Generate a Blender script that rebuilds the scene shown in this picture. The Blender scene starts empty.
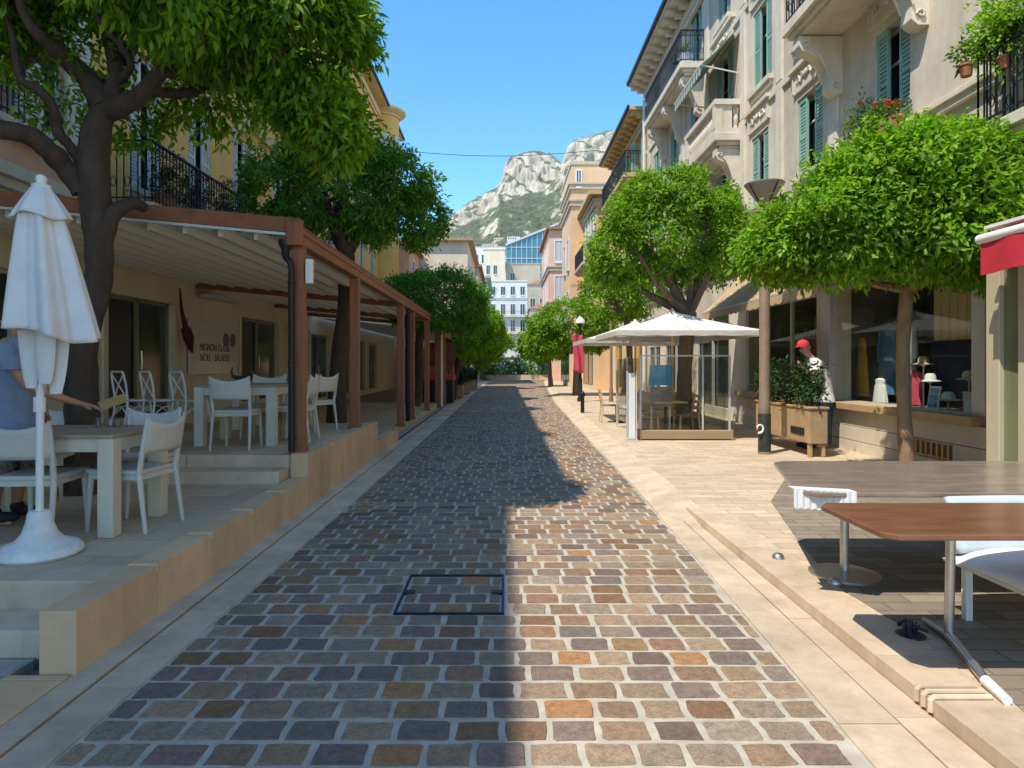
import bpy, math, random
import numpy as np
from mathutils import Vector, Matrix, Euler, noise
R = math.radians
random.seed(7)
scene = bpy.context.scene
col = scene.collection

# ------------------------------------------------------------------ helpers
def abs_loc(o):
    p = Vector((0, 0, 0))
    while o is not None:
        p += o.location
        o = o.parent
    return p

class MB:
    """collects boxes, bars, tubes and lathes; build() links them as ONE mesh object"""
    def __init__(s):
        s.v = []; s.f = []; s.m = []
    def add(s, vs, fs, m=0):
        b = len(s.v)
        s.v += [tuple(v) for v in vs]
        s.f += [tuple(i + b for i in f) for f in fs]
        s.m += [m] * len(fs)
        return s
    def box(s, x0, x1, y0, y1, z0, z1, m=0):
        return s.add([(x0,y0,z0),(x1,y0,z0),(x1,y1,z0),(x0,y1,z0),(x0,y0,z1),(x1,y0,z1),(x1,y1,z1),(x0,y1,z1)],
              [(0,3,2,1),(4,5,6,7),(0,1,5,4),(1,2,6,5),(2,3,7,6),(3,0,4,7)], m)
    def obox(s, c, size, rot=(0,0,0), m=0):
        M = Euler(rot).to_matrix(); c = Vector(c); h = [k/2 for k in size]
        vs = [c + M @ Vector((sx*h[0], sy*h[1], sz*h[2])) for sz in (-1,1) for sx,sy in ((-1,-1),(1,-1),(1,1),(-1,1))]
        return s.add(vs, [(0,3,2,1),(4,5,6,7),(0,1,5,4),(1,2,6,5),(2,3,7,6),(3,0,4,7)], m)
    def bar(s, p, q, w, h, m=0, up=(0,0,1), w2=None, h2=None):
        p = Vector(p); q = Vector(q); d = (q-p).normalized(); u = Vector(up)
        if abs(d.dot(u)) > .98: u = Vector((0,1,0))
        a = d.cross(u).normalized(); b = a.cross(d).normalized()
        w2 = w if w2 is None else w2; h2 = h if h2 is None else h2
        vs = []
        for c, ww, hh in ((p,w,h),(q,w2,h2)):
            for i,j in ((-1,-1),(1,-1),(1,1),(-1,1)):
                vs.append(c + a*(i*ww/2) + b*(j*hh/2))
        return s.add(vs, [(0,1,2,3),(7,6,5,4),(0,4,5,1),(1,5,6,2),(2,6,7,3),(3,7,4,0)], m)
    def tube(s, pts, rad, n=8, m=0, cap=True, closed=False):
        pts = [Vector(p) for p in pts]; N = len(pts)
        if not hasattr(rad, '__len__'): rad = [rad]*N
        vs = []; prev = None
        for i, p in enumerate(pts):
            if closed: d = pts[(i+1)%N] - pts[i-1]
            else: d = pts[min(i+1,N-1)] - pts[max(i-1,0)]
            d = d.normalized() if d.length > 1e-9 else Vector((0,0,1))
            if prev is None:
                u = Vector((0,0,1)) if abs(d.z) < .9 else Vector((1,0,0))
                a = d.cross(u).normalized()
            else:
                a = (prev - d*prev.dot(d))
                a = a.normalized() if a.length > 1e-6 else d.orthogonal().normalized()
            prev = a; b = d.cross(a)
            for k in range(n):
                t = 2*math.pi*k/n
                vs.append(p + (a*math.cos(t) + b*math.sin(t))*rad[i])
        fs = []
        for i in range(N if closed else N-1):
            j = (i+1) % N
            for k in range(n):
                k2 = (k+1)%n
                fs.append((i*n+k, i*n+k2, j*n+k2, j*n+k))
        if cap and not closed:
            fs.append(tuple(range(n-1,-1,-1))); fs.append(tuple((N-1)*n+k for k in range(n)))
        return s.add(vs, fs, m)
    def lathe(s, c, prof, n=24, m=0, sy=1.0):
        vs = []; fs = []
        for r, z in prof:
            for k in range(n):
                t = 2*math.pi*k/n
                vs.append((c[0]+r*math.cos(t), c[1]+r*sy*math.sin(t), c[2]+z))
        P = len(prof)
        for i in range(P-1):
            for k in range(n):
                k2 = (k+1)%n
                fs.append((i*n+k, i*n+k2, (i+1)*n+k2, (i+1)*n+k))
        fs.append(tuple(range(n-1,-1,-1))); fs.append(tuple((P-1)*n+k for k in range(n)))
        return s.add(vs, fs, m)
    def prism(s, poly, fn, t0, t1, m=0):
        n = len(poly)
        vs = [fn(a,b,t0) for a,b in poly] + [fn(a,b,t1) for a,b in poly]
        fs = [tuple(range(n)), tuple(range(2*n-1, n-1, -1))]
        for i in range(n):
            j = (i+1)%n
            fs.append((i, i+n, j+n, j))
        return s.add(vs, fs, m)
    def ball(s, c, r, n=10, m=0):
        if not hasattr(r,'__len__'): r = (r,r,r)
        prof = [(math.sin(math.pi*i/n), -math.cos(math.pi*i/n)) for i in range(n+1)]
        vs = []; fs = []; K = n*2
        for a, z in prof:
            for k in range(K):
                t = 2*math.pi*k/K
                vs.append((c[0]+r[0]*a*math.cos(t), c[1]+r[1]*a*math.sin(t), c[2]+r[2]*z))
        for i in range(n):
            for k in range(K):
                fs.append((i*K+k, i*K+(k+1)%K, (i+1)*K+(k+1)%K, (i+1)*K+k))
        return s.add(vs, fs, m)
    def grid(s, fn, nu, nv, m=0, wrap=False):
        vs = [fn(i/nu, j/nv) for j in range(nv+1) for i in range(nu + (0 if wrap else 1))]
        W = nu if wrap else nu+1
        fs = []
        for j in range(nv):
            for i in range(nu):
                i2 = (i+1) % W
                fs.append((j*W+i, j*W+i2, (j+1)*W+i2, (j+1)*W+i))
        return s.add(vs, fs, m)
    def build(s, name, mats, parent=None, world=True, smooth=False, bev=0, solid=0):
        me = bpy.data.meshes.new(name)
        if parent is not None and world:
            L = abs_loc(parent)
            vv = [(v[0]-L.x, v[1]-L.y, v[2]-L.z) for v in s.v]
        else: vv = s.v
        me.from_pydata(vv, [], s.f)
        me.validate()
        if not isinstance(mats, (list, tuple)): mats = [mats]
        for m_ in mats: me.materials.append(m_)
        if len(mats) > 1: me.polygons.foreach_set('material_index', s.m[:len(me.polygons)])
        if smooth: me.polygons.foreach_set('use_smooth', [True]*len(me.polygons))
        import bmesh
        b = bmesh.new(); b.from_mesh(me); bmesh.ops.recalc_face_normals(b, faces=b.faces); b.to_mesh(me); b.free()
        o = bpy.data.objects.new(name, me); col.objects.link(o)
        if parent is not None: o.parent = parent
        if solid:
            md = o.modifiers.new('s','SOLIDIFY'); md.thickness = solid; md.offset = 0
        if bev:
            md = o.modifiers.new('b','BEVEL'); md.width = bev; md.segments = 2; md.limit_method = 'ANGLE'; md.angle_limit = R(40)
        if smooth and hasattr(me, 'set_sharp_from_angle'): me.set_sharp_from_angle(angle=R(45))
        return o

def tag(o, label=None, cat=None, group=None, kind=None):
    if label: o['label'] = label
    if cat: o['category'] = cat
    if group: o['group'] = group
    if kind: o['kind'] = kind
    return o

def thing(name, label, cat, loc=(0,0,0), rz=0, group=None):
    o = bpy.data.objects.new(name, None); col.objects.link(o)
    o.location = loc; o.rotation_euler = (0,0,rz); o.empty_display_size = .2
    return tag(o, label, cat, group)

def copy_tree(o, parent=None):
    c = o.copy(); col.objects.link(c); c.parent = parent
    for ch in list(o.children): copy_tree(ch, c)
    return c

def dup(o, loc, rz, label, group=None):
    c = copy_tree(o); c.location = loc; c.rotation_euler = (0,0,rz); c['label'] = label
    if group: c['group'] = group
    return c

# ------------------------------------------------------------------ materials
def nodes_of(name):
    m = bpy.data.materials.new(name); m.use_nodes = True
    nt = m.node_tree; bs = nt.nodes['Principled BSDF']
    return m, nt, bs

def N(nt, t, **kw):
    n = nt.nodes.new(t)
    for k, v in kw.items():
        if k.startswith('i_'):
            n.inputs[k[2:].replace('_',' ')].default_value = v
        else: setattr(n, k, v)
    return n

def rgba(c): return (c[0], c[1], c[2], 1)

def pmat(name, c, rough=.6, var=.18, scale=6, bump=.15, bscale=80, metal=0, spec=.4, c2=None, island=0, trans=0, stretch=None, dirt=0, bdist=.004):
    """plain surface with two scales of colour variation and a fine bump"""
    m, nt, bs = nodes_of(name)
    tc = N(nt, 'ShaderNodeTexCoord'); src = tc.outputs['Object']
    if stretch:
        mp = N(nt, 'ShaderNodeMapping'); mp.inputs['Scale'].default_value = stretch
        nt.links.new(src, mp.inputs[0]); src = mp.outputs[0]
    n1 = N(nt, 'ShaderNodeTexNoise', i_Scale=scale, i_Detail=6, i_Roughness=.65); nt.links.new(src, n1.inputs['Vector'])
    cr = N(nt, 'ShaderNodeValToRGB'); cr.color_ramp.elements[0].position = .32; cr.color_ramp.elements[1].position = .68
    lo = [x*(1-var) for x in c]; hi = [min(1, x*(1+var)) for x in (c2 or c)]
    cr.color_ramp.elements[0].color = rgba(lo); cr.color_ramp.elements[1].color = rgba(hi)
    nt.links.new(n1.outputs['Fac'], cr.inputs[0]); out = cr.outputs[0]
    if island:
        g = N(nt, 'ShaderNodeNewGeometry')
        mr = N(nt, 'ShaderNodeMapRange'); mr.inputs['To Min'].default_value = 1-island; mr.inputs['To Max'].default_value = 1+island
        nt.links.new(g.outputs['Random Per Island'], mr.inputs[0])
        mx = N(nt, 'ShaderNodeMix', data_type='RGBA', blend_type='MULTIPLY'); mx.inputs[0].default_value = 1
        nt.links.new(out, mx.inputs[6]); nt.links.new(mr.outputs[0], mx.inputs[7]); out = mx.outputs[2]
    if dirt:
        n3 = N(nt, 'ShaderNodeTexNoise', i_Scale=scale*.35, i_Detail=8, i_Roughness=.75); 
        mp3 = N(nt, 'ShaderNodeMapping'); mp3.inputs['Scale'].default_value = (1.6,1.6,.22)
        nt.links.new(tc.outputs['Object'], mp3.inputs[0]); nt.links.new(mp3.outputs[0], n3.inputs['Vector'])
        c3 = N(nt, 'ShaderNodeValToRGB'); c3.color_ramp.elements[0].position=.45; c3.color_ramp.elements[1].position=.75
        c3.color_ramp.elements[0].color=(1,1,1,1); k=1-dirt; c3.color_ramp.elements[1].color=(k,k*.96,k*.9,1)
        nt.links.new(n3.outputs['Fac'], c3.inputs[0])
        mx = N(nt, 'ShaderNodeMix', data_type='RGBA', blend_type='MULTIPLY'); mx.inputs[0].default_value = 1
        nt.links.new(out, mx.inputs[6]); nt.links.new(c3.outputs[0], mx.inputs[7]); out = mx.outputs[2]
    nt.links.new(out, bs.inputs['Base Color'])
    bs.inputs['Roughness'].default_value = rough; bs.inputs['Metallic'].default_value = metal
    bs.inputs['Specular IOR Level'].default_value = spec
    if bump:
        n2 = N(nt, 'ShaderNodeTexNoise', i_Scale=bscale, i_Detail=5); nt.links.new(src, n2.inputs['Vector'])
        bp = N(nt, 'ShaderNodeBump', i_Strength=bump, i_Distance=bdist); nt.links.new(n2.outputs['Fac'], bp.inputs['Height'])
        nt.links.new(bp.outputs[0], bs.inputs['Normal'])
    if trans:
        tr = N(nt, 'ShaderNodeBsdfTranslucent'); nt.links.new(out, tr.inputs[0])
        ms = N(nt, 'ShaderNodeMixShader'); ms.inputs[0].default_value = trans
        nt.links.new(bs.outputs[0], ms.inputs[1]); nt.links.new(tr.outputs[0], ms.inputs[2])
        nt.links.new(ms.outputs[0], nt.nodes['Material Output'].inputs[0])
    return m

def palette_mat(name, pal, rough=.75, mul=.25, scale=18, bump=.5, bscale=70, bdist=.006, warm=1.0):
    """every loose piece of the mesh (one stone) takes its own colour"""
    m, nt, bs = nodes_of(name)
    g = N(nt, 'ShaderNodeNewGeometry'); tc = N(nt, 'ShaderNodeTexCoord')
    cr = N(nt, 'ShaderNodeValToRGB'); cr.color_ramp.interpolation = 'CONSTANT'
    e = cr.color_ramp.elements
    while len(e) < len(pal): e.new(.5)
    for i, c in enumerate(pal):
        e[i].position = i/len(pal); e[i].color = rgba((c[0]*1.06, c[1]*(.985 if warm < 1 else 1), c[2]*warm))
    nt.links.new(g.outputs['Random Per Island'], cr.inputs[0])
    n1 = N(nt, 'ShaderNodeTexNoise', i_Scale=scale, i_Detail=8, i_Roughness=.75)
    nt.links.new(tc.outputs['Object'], n1.inputs['Vector'])
    mr = N(nt, 'ShaderNodeMapRange'); mr.inputs['From Min'].default_value=.3; mr.inputs['From Max'].default_value=.7
    mr.inputs['To Min'].default_value = 1-mul; mr.inputs['To Max'].default_value = 1+mul
    nt.links.new(n1.outputs['Fac'], mr.inputs[0])
    mx = N(nt, 'ShaderNodeMix', data_type='RGBA', blend_type='MULTIPLY'); mx.inputs[0].default_value = 1
    nt.links.new(cr.outputs[0], mx.inputs[6]); nt.links.new(mr.outputs[0], mx.inputs[7])
    nw = N(nt, 'ShaderNodeTexNoise', i_Scale=2.2, i_Detail=3); nt.links.new(tc.outputs['Object'], nw.inputs['Vector'])
    m2 = N(nt, 'ShaderNodeMix', data_type='RGBA'); nt.links.new(mx.outputs[2], m2.inputs[6]); m2.inputs[7].default_value=(.20,.15,.10,1)
    rr = N(nt, 'ShaderNodeMapRange'); rr.inputs['From Min'].default_value=.5; rr.inputs['From Max'].default_value=.8; rr.inputs['To Max'].default_value=.45
    nt.links.new(nw.outputs['Fac'], rr.inputs[0]); nt.links.new(rr.outputs[0], m2.inputs[0])
    nt.links.new(m2.outputs[2], bs.inputs['Base Color']); bs.inputs['Roughness'].default_value = rough; bs.inputs['Specular IOR Level'].default_value=.3
    n4 = N(nt, 'ShaderNodeTexNoise', i_Scale=95, i_Detail=4, i_Roughness=.7); nt.links.new(tc.outputs['Object'], n4.inputs['Vector'])
    m4 = N(nt, 'ShaderNodeMapRange'); m4.inputs['From Min'].default_value=.32; m4.inputs['From Max'].default_value=.68; m4.inputs['To Min'].default_value=.72; m4.inputs['To Max'].default_value=1.28; nt.links.new(n4.outputs['Fac'], m4.inputs[0])
    m5 = N(nt, 'ShaderNodeMix', data_type='RGBA', blend_type='MULTIPLY'); m5.inputs[0].default_value=1; nt.links.new(m2.outputs[2], m5.inputs[6]); nt.links.new(m4.outputs[0], m5.inputs[7]); nt.links.new(m5.outputs[2], bs.inputs['Base Color'])
    n2 = N(nt, 'ShaderNodeTexNoise', i_Scale=bscale, i_Detail=7, i_Roughness=.7); nt.links.new(tc.outputs['Object'], n2.inputs['Vector'])
    bp = N(nt, 'ShaderNodeBump', i_Strength=bump, i_Distance=bdist); nt.links.new(n2.outputs['Fac'], bp.inputs['Height'])
    nt.links.new(bp.outputs[0], bs.inputs['Normal'])
    return m

def paver_mat(name, c, mortar, bw=.3, bh=.12, var=.15, rot=0, msize=.02, bump=.3):
    m, nt, bs = nodes_of(name)
    tc = N(nt, 'ShaderNodeTexCoord'); mp = N(nt, 'ShaderNodeMapping'); mp.inputs['Rotation'].default_value=(0,0,rot)
    nz = N(nt, 'ShaderNodeTexNoise', i_Scale=3, i_Detail=2); nt.links.new(tc.outputs['Object'], nz.inputs['Vector'])
    ad = N(nt, 'ShaderNodeMix', data_type='RGBA', blend_type='LINEAR_LIGHT'); ad.inputs[0].default_value=.012
    nt.links.new(tc.outputs['Object'], ad.inputs[6]); nt.links.new(nz.outputs['Color'], ad.inputs[7])
    nt.links.new(ad.outputs[2], mp.inputs[0])
    br = N(nt, 'ShaderNodeTexBrick'); nt.links.new(mp.outputs[0], br.inputs['Vector'])
    br.inputs['Scale'].default_value=1; br.inputs['Brick Width'].default_value=bw; br.inputs['Row Height'].default_value=bh
    br.inputs['Mortar Size'].default_value=msize*bh; br.inputs['Mortar Smooth'].default_value=.3
    br.inputs['Color1'].default_value=rgba([x*(1-var) for x in c]); br.inputs['Color2'].default_value=rgba([x*(1+var) for x in c]); br.inputs['Mortar'].default_value=rgba(mortar)
    n1 = N(nt, 'ShaderNodeTexNoise', i_Scale=5, i_Detail=8, i_Roughness=.7); nt.links.new(tc.outputs['Object'], n1.inputs['Vector'])
    mr = N(nt, 'ShaderNodeMapRange'); mr.inputs['To Min'].default_value=.7; mr.inputs['To Max'].default_value=1.3; nt.links.new(n1.outputs['Fac'], mr.inputs[0])
    mx = N(nt, 'ShaderNodeMix', data_type='RGBA', blend_type='MULTIPLY'); mx.inputs[0].default_value=1
    nt.links.new(br.outputs['Color'], mx.inputs[6]); nt.links.new(mr.outputs[0], mx.inputs[7])
    nt.links.new(mx.outputs[2], bs.inputs['Base Color']); bs.inputs['Roughness'].default_value=.75; bs.inputs['Specular IOR Level'].default_value=.3
    n2 = N(nt, 'ShaderNodeTexNoise', i_Scale=60, i_Detail=5); nt.links.new(tc.outputs['Object'], n2.inputs['Vector'])
    ma = N(nt, 'ShaderNodeMath', operation='MULTIPLY_ADD'); nt.links.new(br.outputs['Fac'], ma.inputs[0]); ma.inputs[1].default_value=-1.2; nt.links.new(n2.outputs['Fac'], ma.inputs[2])
    bp = N(nt, 'ShaderNodeBump', i_Strength=bump, i_Distance=.006); nt.links.new(ma.outputs[0], bp.inputs['Height']); nt.links.new(bp.outputs[0], bs.inputs['Normal'])
    return m

def leaf_mat(name, dark, mid, light, trans=.35):
    m, nt, bs = nodes_of(name)
    g = N(nt, 'ShaderNodeNewGeometry'); cr = N(nt, 'ShaderNodeValToRGB'); e = cr.color_ramp.elements
    e.new(.5); e[0].position=0; e[1].position=.5; e[2].position=1
    e[0].color=rgba(dark); e[1].color=rgba(mid); e[2].color=rgba(light)
    nt.links.new(g.outputs['Random Per Island'], cr.inputs[0])
    tc = N(nt, 'ShaderNodeTexCoord'); n1 = N(nt, 'ShaderNodeTexNoise', i_Scale=1.6, i_Detail=2); nt.links.new(tc.outputs['Object'], n1.inputs['Vector'])
    mr = N(nt, 'ShaderNodeMapRange'); mr.inputs['From Min'].default_value=.3; mr.inputs['From Max'].default_value=.7; mr.inputs['To Min'].default_value=.7; mr.inputs['To Max'].default_value=1.25; nt.links.new(n1.outputs['Fac'], mr.inputs[0])
    mx = N(nt, 'ShaderNodeMix', data_type='RGBA', blend_type='MULTIPLY'); mx.inputs[0].default_value=1
    nt.links.new(cr.outputs[0], mx.inputs[6]); nt.links.new(mr.outputs[0], mx.inputs[7])
    nt.links.new(mx.outputs[2], bs.inputs['Base Color']); bs.inputs['Roughness'].default_value=.5; bs.inputs['Specular IOR Level'].default_value=.3
    tr = N(nt, 'ShaderNodeBsdfTranslucent')
    hs = N(nt, 'ShaderNodeMix', data_type='RGBA', blend_type='MULTIPLY'); hs.inputs[0].default_value=1; hs.inputs[7].default_value=(1.5,1.6,.6,1)
    nt.links.new(mx.outputs[2], hs.inputs[6]); nt.links.new(hs.outputs[2], tr.inputs[0])
    ms = N(nt, 'ShaderNodeMixShader'); ms.inputs[0].default_value=trans
    nt.links.new(bs.outputs[0], ms.inputs[1]); nt.links.new(tr.outputs[0], ms.inputs[2]); nt.links.new(ms.outputs[0], nt.nodes['Material Output'].inputs[0])
    return m

def glass_mat(name, tint=(.9,.95,.93), refl=1.0, rough=.02):
    m, nt, bs = nodes_of(name); nt.nodes.remove(bs)
    t = N(nt, 'ShaderNodeBsdfTransparent'); t.inputs[0].default_value=rgba(tint)
    gl = N(nt, 'ShaderNodeBsdfGlossy'); gl.inputs['Roughness'].default_value=rough
    fr = N(nt, 'ShaderNodeLayerWeight'); pw = N(nt, 'ShaderNodeMath', operation='POWER'); pw.inputs[1].default_value=4; nt.links.new(fr.outputs['Facing'], pw.inputs[0])
    mu = N(nt, 'ShaderNodeMath', operation='MULTIPLY_ADD'); mu.inputs[1].default_value=refl; mu.inputs[2].default_value=.035; nt.links.new(pw.outputs[0], mu.inputs[0])
    ms = N(nt, 'ShaderNodeMixShader'); nt.links.new(mu.outputs[0], ms.inputs[0]); nt.links.new(t.outputs[0], ms.inputs[1]); nt.links.new(gl.outputs[0], ms.inputs[2])
    nt.links.new(ms.outputs[0], nt.nodes['Material Output'].inputs[0])
    return m

def stripe_mat(name, c1, c2, period, axis='Y', duty=.5, trans=.15):
    m = pmat(name, c1, .8, .08, 20, .1, 300, trans=0)
    nt = m.node_tree; bs = nt.nodes['Principled BSDF']
    tc = N(nt,'ShaderNodeTexCoord'); sp = N(nt,'ShaderNodeSeparateXYZ'); nt.links.new(tc.outputs['Object'], sp.inputs[0])
    d = N(nt,'ShaderNodeMath',operation='DIVIDE'); d.inputs[1].default_value=period; nt.links.new(sp.outputs[axis], d.inputs[0])
    f = N(nt,'ShaderNodeMath',operation='FRACT'); nt.links.new(d.outputs[0], f.inputs[0])
    g = N(nt,'ShaderNodeMath',operation='GREATER_THAN'); g.inputs[1].default_value=duty; nt.links.new(f.outputs[0], g.inputs[0])
    mx = N(nt,'ShaderNodeMix',data_type='RGBA'); mx.inputs[6].default_value=rgba(c1); mx.inputs[7].default_value=rgba(c2); nt.links.new(g.outputs[0], mx.inputs[0])
    nt.links.new(mx.outputs[2], bs.inputs['Base Color'])
    return m

M = {}
M['stone'] = palette_mat('porphyry_setts', [(.19,.14,.115),(.235,.19,.15),(.19,.115,.065),(.30,.225,.155),(.165,.13,.115),(.25,.165,.09),(.34,.185,.085),(.28,.235,.18),(.21,.155,.13),(.27,.20,.135),(.16,.135,.115),(.25,.15,.10),(.25,.20,.15),(.31,.23,.155),(.26,.185,.12),(.24,.185,.125),(.15,.11,.085),(.22,.15,.10)], mul=.32, warm=.90)
M['mortar'] = pmat('pale_mortar', (.46,.405,.32), .9, .18, 7, .5, 120, spec=.2)
M['kerb_stone'] = pmat('limestone_slab', (.60,.47,.325), .8, .14, 3, .25, 60, island=.13, dirt=.34)
M['wall_stone'] = pmat('honey_limestone', (.68,.46,.265), .75, .10, 3.0, .45, 40, island=.08, dirt=.22)
M['step_stone'] = pmat('grey_limestone', (.62,.49,.345), .8, .15, 3, .25, 60, island=.08, dirt=.2)
M['terrace'] = paver_mat('terrace_slabs', (.55,.415,.275), (.43,.325,.215), .6, .4, .12, msize=.02)
M['pavers_grey'] = paver_mat('grey_pavers', (.33,.31,.26), (.42,.39,.33), .32, .16, .18, msize=.08)
M['pavers_tan'] = paver_mat('tan_pavers', (.56,.44,.305), (.44,.34,.23), .42, .16, .14, msize=.07)
M['pavers_painted_shade'] = paver_mat('painted_shade_pavers', (.26,.215,.155), (.17,.14,.10), .4, .14, .2, msize=.07)  # paver colour with the right terrace shade put in
M['earth'] = pmat('dry_ground', (.30,.25,.18), .95, .2, .5, .4, 10)
M['metal_dark'] = pmat('dark_iron', (.022,.022,.024), .5, .2, 20, .1, 100, metal=.3)
M['steel'] = pmat('steel', (.55,.55,.54), .35, .08, 20, .05, 100, metal=.9)
M['rust_wood'] = pmat('reddish_brown_timber', (.27,.098,.04), .55, .25, 4, .25, 60, stretch=(6,6,.6))
M['rust_wood_h'] = pmat('reddish_brown_beam', (.27,.10,.042), .55, .22, 5, .2, 60)
M['fabric_roof'] = pmat('cream_roof_canvas', (.70,.64,.51), .85, .05, 8, .1, 300, trans=.3)
M['fabric_white'] = pmat('white_parasol_canvas', (.84,.83,.80), .9, .05, 6, .25, 200, trans=.22)
M['fabric_edge'] = pmat('parasol_hem', (.62,.58,.50), .9, .1, 6, .1, 200, trans=.1)
M['white_paint'] = pmat('white_paint', (.74,.74,.71), .45, .05, 10, .08, 80)
M['white_rough'] = pmat('white_cast_base', (.72,.72,.69), .8, .10, 12, .5, 60, dirt=.12)
M['white_plastic'] = pmat('white_resin', (.55,.525,.45), .5, .05, 10, .12, 160)
M['cream_table'] = pmat('cream_painted_wood', (.62,.56,.42), .55, .08, 6, .12, 60, stretch=(1,1,.3))
M['table_wood'] = pmat('bleached_table_top', (.36,.28,.19), .6, .18, 5, .2, 60, stretch=(1,8,1))
M['brown_top'] = pmat('brown_laminate', (.20,.085,.045), .22, .22, 3, .03, 40, spec=.6, stretch=(1,5,1))
M['brown_top2'] = pmat('grey_brown_laminate', (.25,.19,.145), .2, .25, 2.5, .03, 40, spec=.6, stretch=(1,4,1))
M['bark_dark'] = pmat('dark_bark', (.070,.048,.033), .9, .3, 9, .8, 40, stretch=(1,1,.4), bdist=.02)
M['bark'] = pmat('grey_brown_bark', (.17,.12,.08), .9, .3, 9, .8, 40, stretch=(1,1,.4), bdist=.02)
M['bark_tan'] = pmat('tan_bark', (.27,.17,.09), .9, .25, 9, .7, 40, stretch=(1,1,.4), bdist=.02)
M['leaf_near'] = leaf_mat('orange_tree_leaf', (.075,.17,.012), (.15,.30,.018), (.28,.43,.03), .5)
M['leaf_sun'] = leaf_mat('sunlit_orange_leaf', (.085,.195,.014), (.165,.325,.02), (.29,.44,.035), .45)
M['leaf_dark'] = leaf_mat('deep_green_leaf', (.06,.165,.02), (.105,.255,.026), (.18,.34,.036), .42)
M['leaf_yellow_sunlit'] = leaf_mat('sunlit_look_yellow_green_leaf', (.12,.25,.015), (.21,.38,.022), (.33,.48,.035), .5)  # yellow green, lightened in colour so the shaded left tree looks sunlit
M['plant_leaf'] = leaf_mat('pot_plant_leaf', (.04,.10,.02), (.10,.19,.03), (.22,.30,.05), .4)
M['shrub_leaf'] = leaf_mat('planter_leaf', (.015,.04,.012), (.03,.07,.02), (.06,.10,.03), .25)
M['petal_red'] = pmat('red_petals', (.62,.03,.03), .6, .2, 30, 0)
M['terracotta'] = pmat('terracotta', (.42,.15,.075), .85, .18, 10, .3, 80)
M['pink_wall'] = pmat('salmon_plaster', (.66,.37,.225), .9, .10, 1.2, .3, 40, dirt=.15)
M['yellow_wall'] = pmat('ochre_plaster', (.74,.44,.125), .9, .10, 1.0, .3, 40, dirt=.15)
M['shop_wall'] = pmat('beige_shop_plaster', (.67,.59,.41), .85, .07, 1.5, .15, 40, dirt=.12)
M['trim_cream'] = pmat('cream_stucco_trim', (.58,.49,.35), .8, .08, 3, .2, 50, dirt=.15)
M['trim_ochre'] = pmat('pale_ochre_trim', (.62,.45,.22), .8, .08, 3, .2, 50, dirt=.15)
M['stone_wall'] = pmat('grey_cream_render', (.66,.58,.45), .9, .15, 1.1, .35, 35, dirt=.38)
M['stone_trim'] = pmat('cream_cast_stone', (.71,.63,.50), .8, .10, 3, .25, 45, dirt=.2)
M['cream_wall'] = pmat('cream_plaster', (.76,.65,.48), .9, .08, 1, .2, 40, dirt=.12)
M['peach_wall'] = pmat('peach_plaster', (.80,.53,.31), .9, .08, 1, .2, 40, dirt=.12)
M['rose_wall'] = pmat('rose_plaster', (.78,.475,.32), .9, .08, 1, .2, 40, dirt=.12)
M['white_wall'] = pmat('white_plaster', (.72,.70,.64), .9, .06, 1, .2, 40, dirt=.1)
M['beige_wall'] = pmat('beige_plaster', (.55,.46,.34), .9, .08, 1, .2, 40, dirt=.15)
M['roof_tile'] = pmat('clay_roof_tiles', (.36,.16,.085), .85, .25, 3, .5, 12)
M['shutter_green'] = pmat('sea_green_shutter', (.27,.45,.37), .6, .10, 6, .1, 60)
M['shutter_white'] = pmat('pale_grey_shutter', (.52,.53,.50), .6, .06, 6, .1, 60)
M['pane'] = pmat('dark_window_glass', (.025,.03,.033), .08, .2, 1, 0, spec=.7)
M['pane_blue'] = pmat('teal_curtain_glass', (.055,.19,.24), .1, .25, .12, 0, spec=.7)
M['door_dark'] = pmat('dark_glazed_opening', (.012,.015,.014), .4, .2, 1, 0, spec=.5)
M['glass'] = glass_mat('shop_glass', (.90,.94,.91), .35)
M['glass_screen'] = glass_mat('windbreak_glass', (.90,.92,.90), .5)
M['glass_cup'] = glass_mat('tumbler_glass', (.93,.95,.95), .8)
M['awning_tan'] = pmat('tan_awning_canvas', (.58,.42,.245), .9, .06, 8, .15, 200, trans=.18)
M['awning_red'] = pmat('red_awning_canvas', (.62,.035,.055), .85, .08, 8, .15, 200, trans=.12)
M['awning_green'] = stripe_mat('striped_green_awning', (.12,.22,.17), (.55,.56,.46), .24)
M['alu'] = pmat('pale_alloy_frame', (.55,.55,.53), .4, .05, 8, .03, 60, metal=.2)
M['beige_metal'] = pmat('beige_painted_metal', (.52,.45,.32), .5, .06, 4, .05, 60)
M['olive_metal'] = pmat('olive_glazed_panel', (.20,.20,.11), .25, .08, 3, .02, 60, spec=.6)
M['brown_sill'] = pmat('tan_stone_sill', (.46,.31,.16), .8, .12, 4, .2, 60)
M['plinth'] = pmat('pale_plinth_stone', (.66,.57,.43), .8, .08, 3, .15, 60, dirt=.18)
M['panel_wood'] = pmat('oak_panelling', (.55,.43,.24), .6, .12, 5, .1, 60, stretch=(1,1,.2))
M['shop_dark'] = pmat('dark_shop_interior', (.16,.155,.12), .9, .3, 2, .1, 30)
M['navy'] = pmat('navy_display_board', (.012,.022,.055), .6, .1, 6, .05, 60)
M['straw'] = pmat('straw', (.58,.47,.28), .9, .12, 40, .5, 150)
M['blue_cloth'] = pmat('blue_cotton', (.09,.22,.36), .9, .15, 12, .2, 200)
M['white_cloth'] = pmat('white_cotton', (.74,.73,.70), .9, .06, 12, .2, 200)
M['ice_cloth'] = pmat('pale_blue_cotton', (.50,.58,.64), .9, .08, 12, .2, 200)
M['mustard_cloth'] = pmat('mustard_cotton', (.48,.30,.07), .9, .1, 12, .2, 200)
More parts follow.
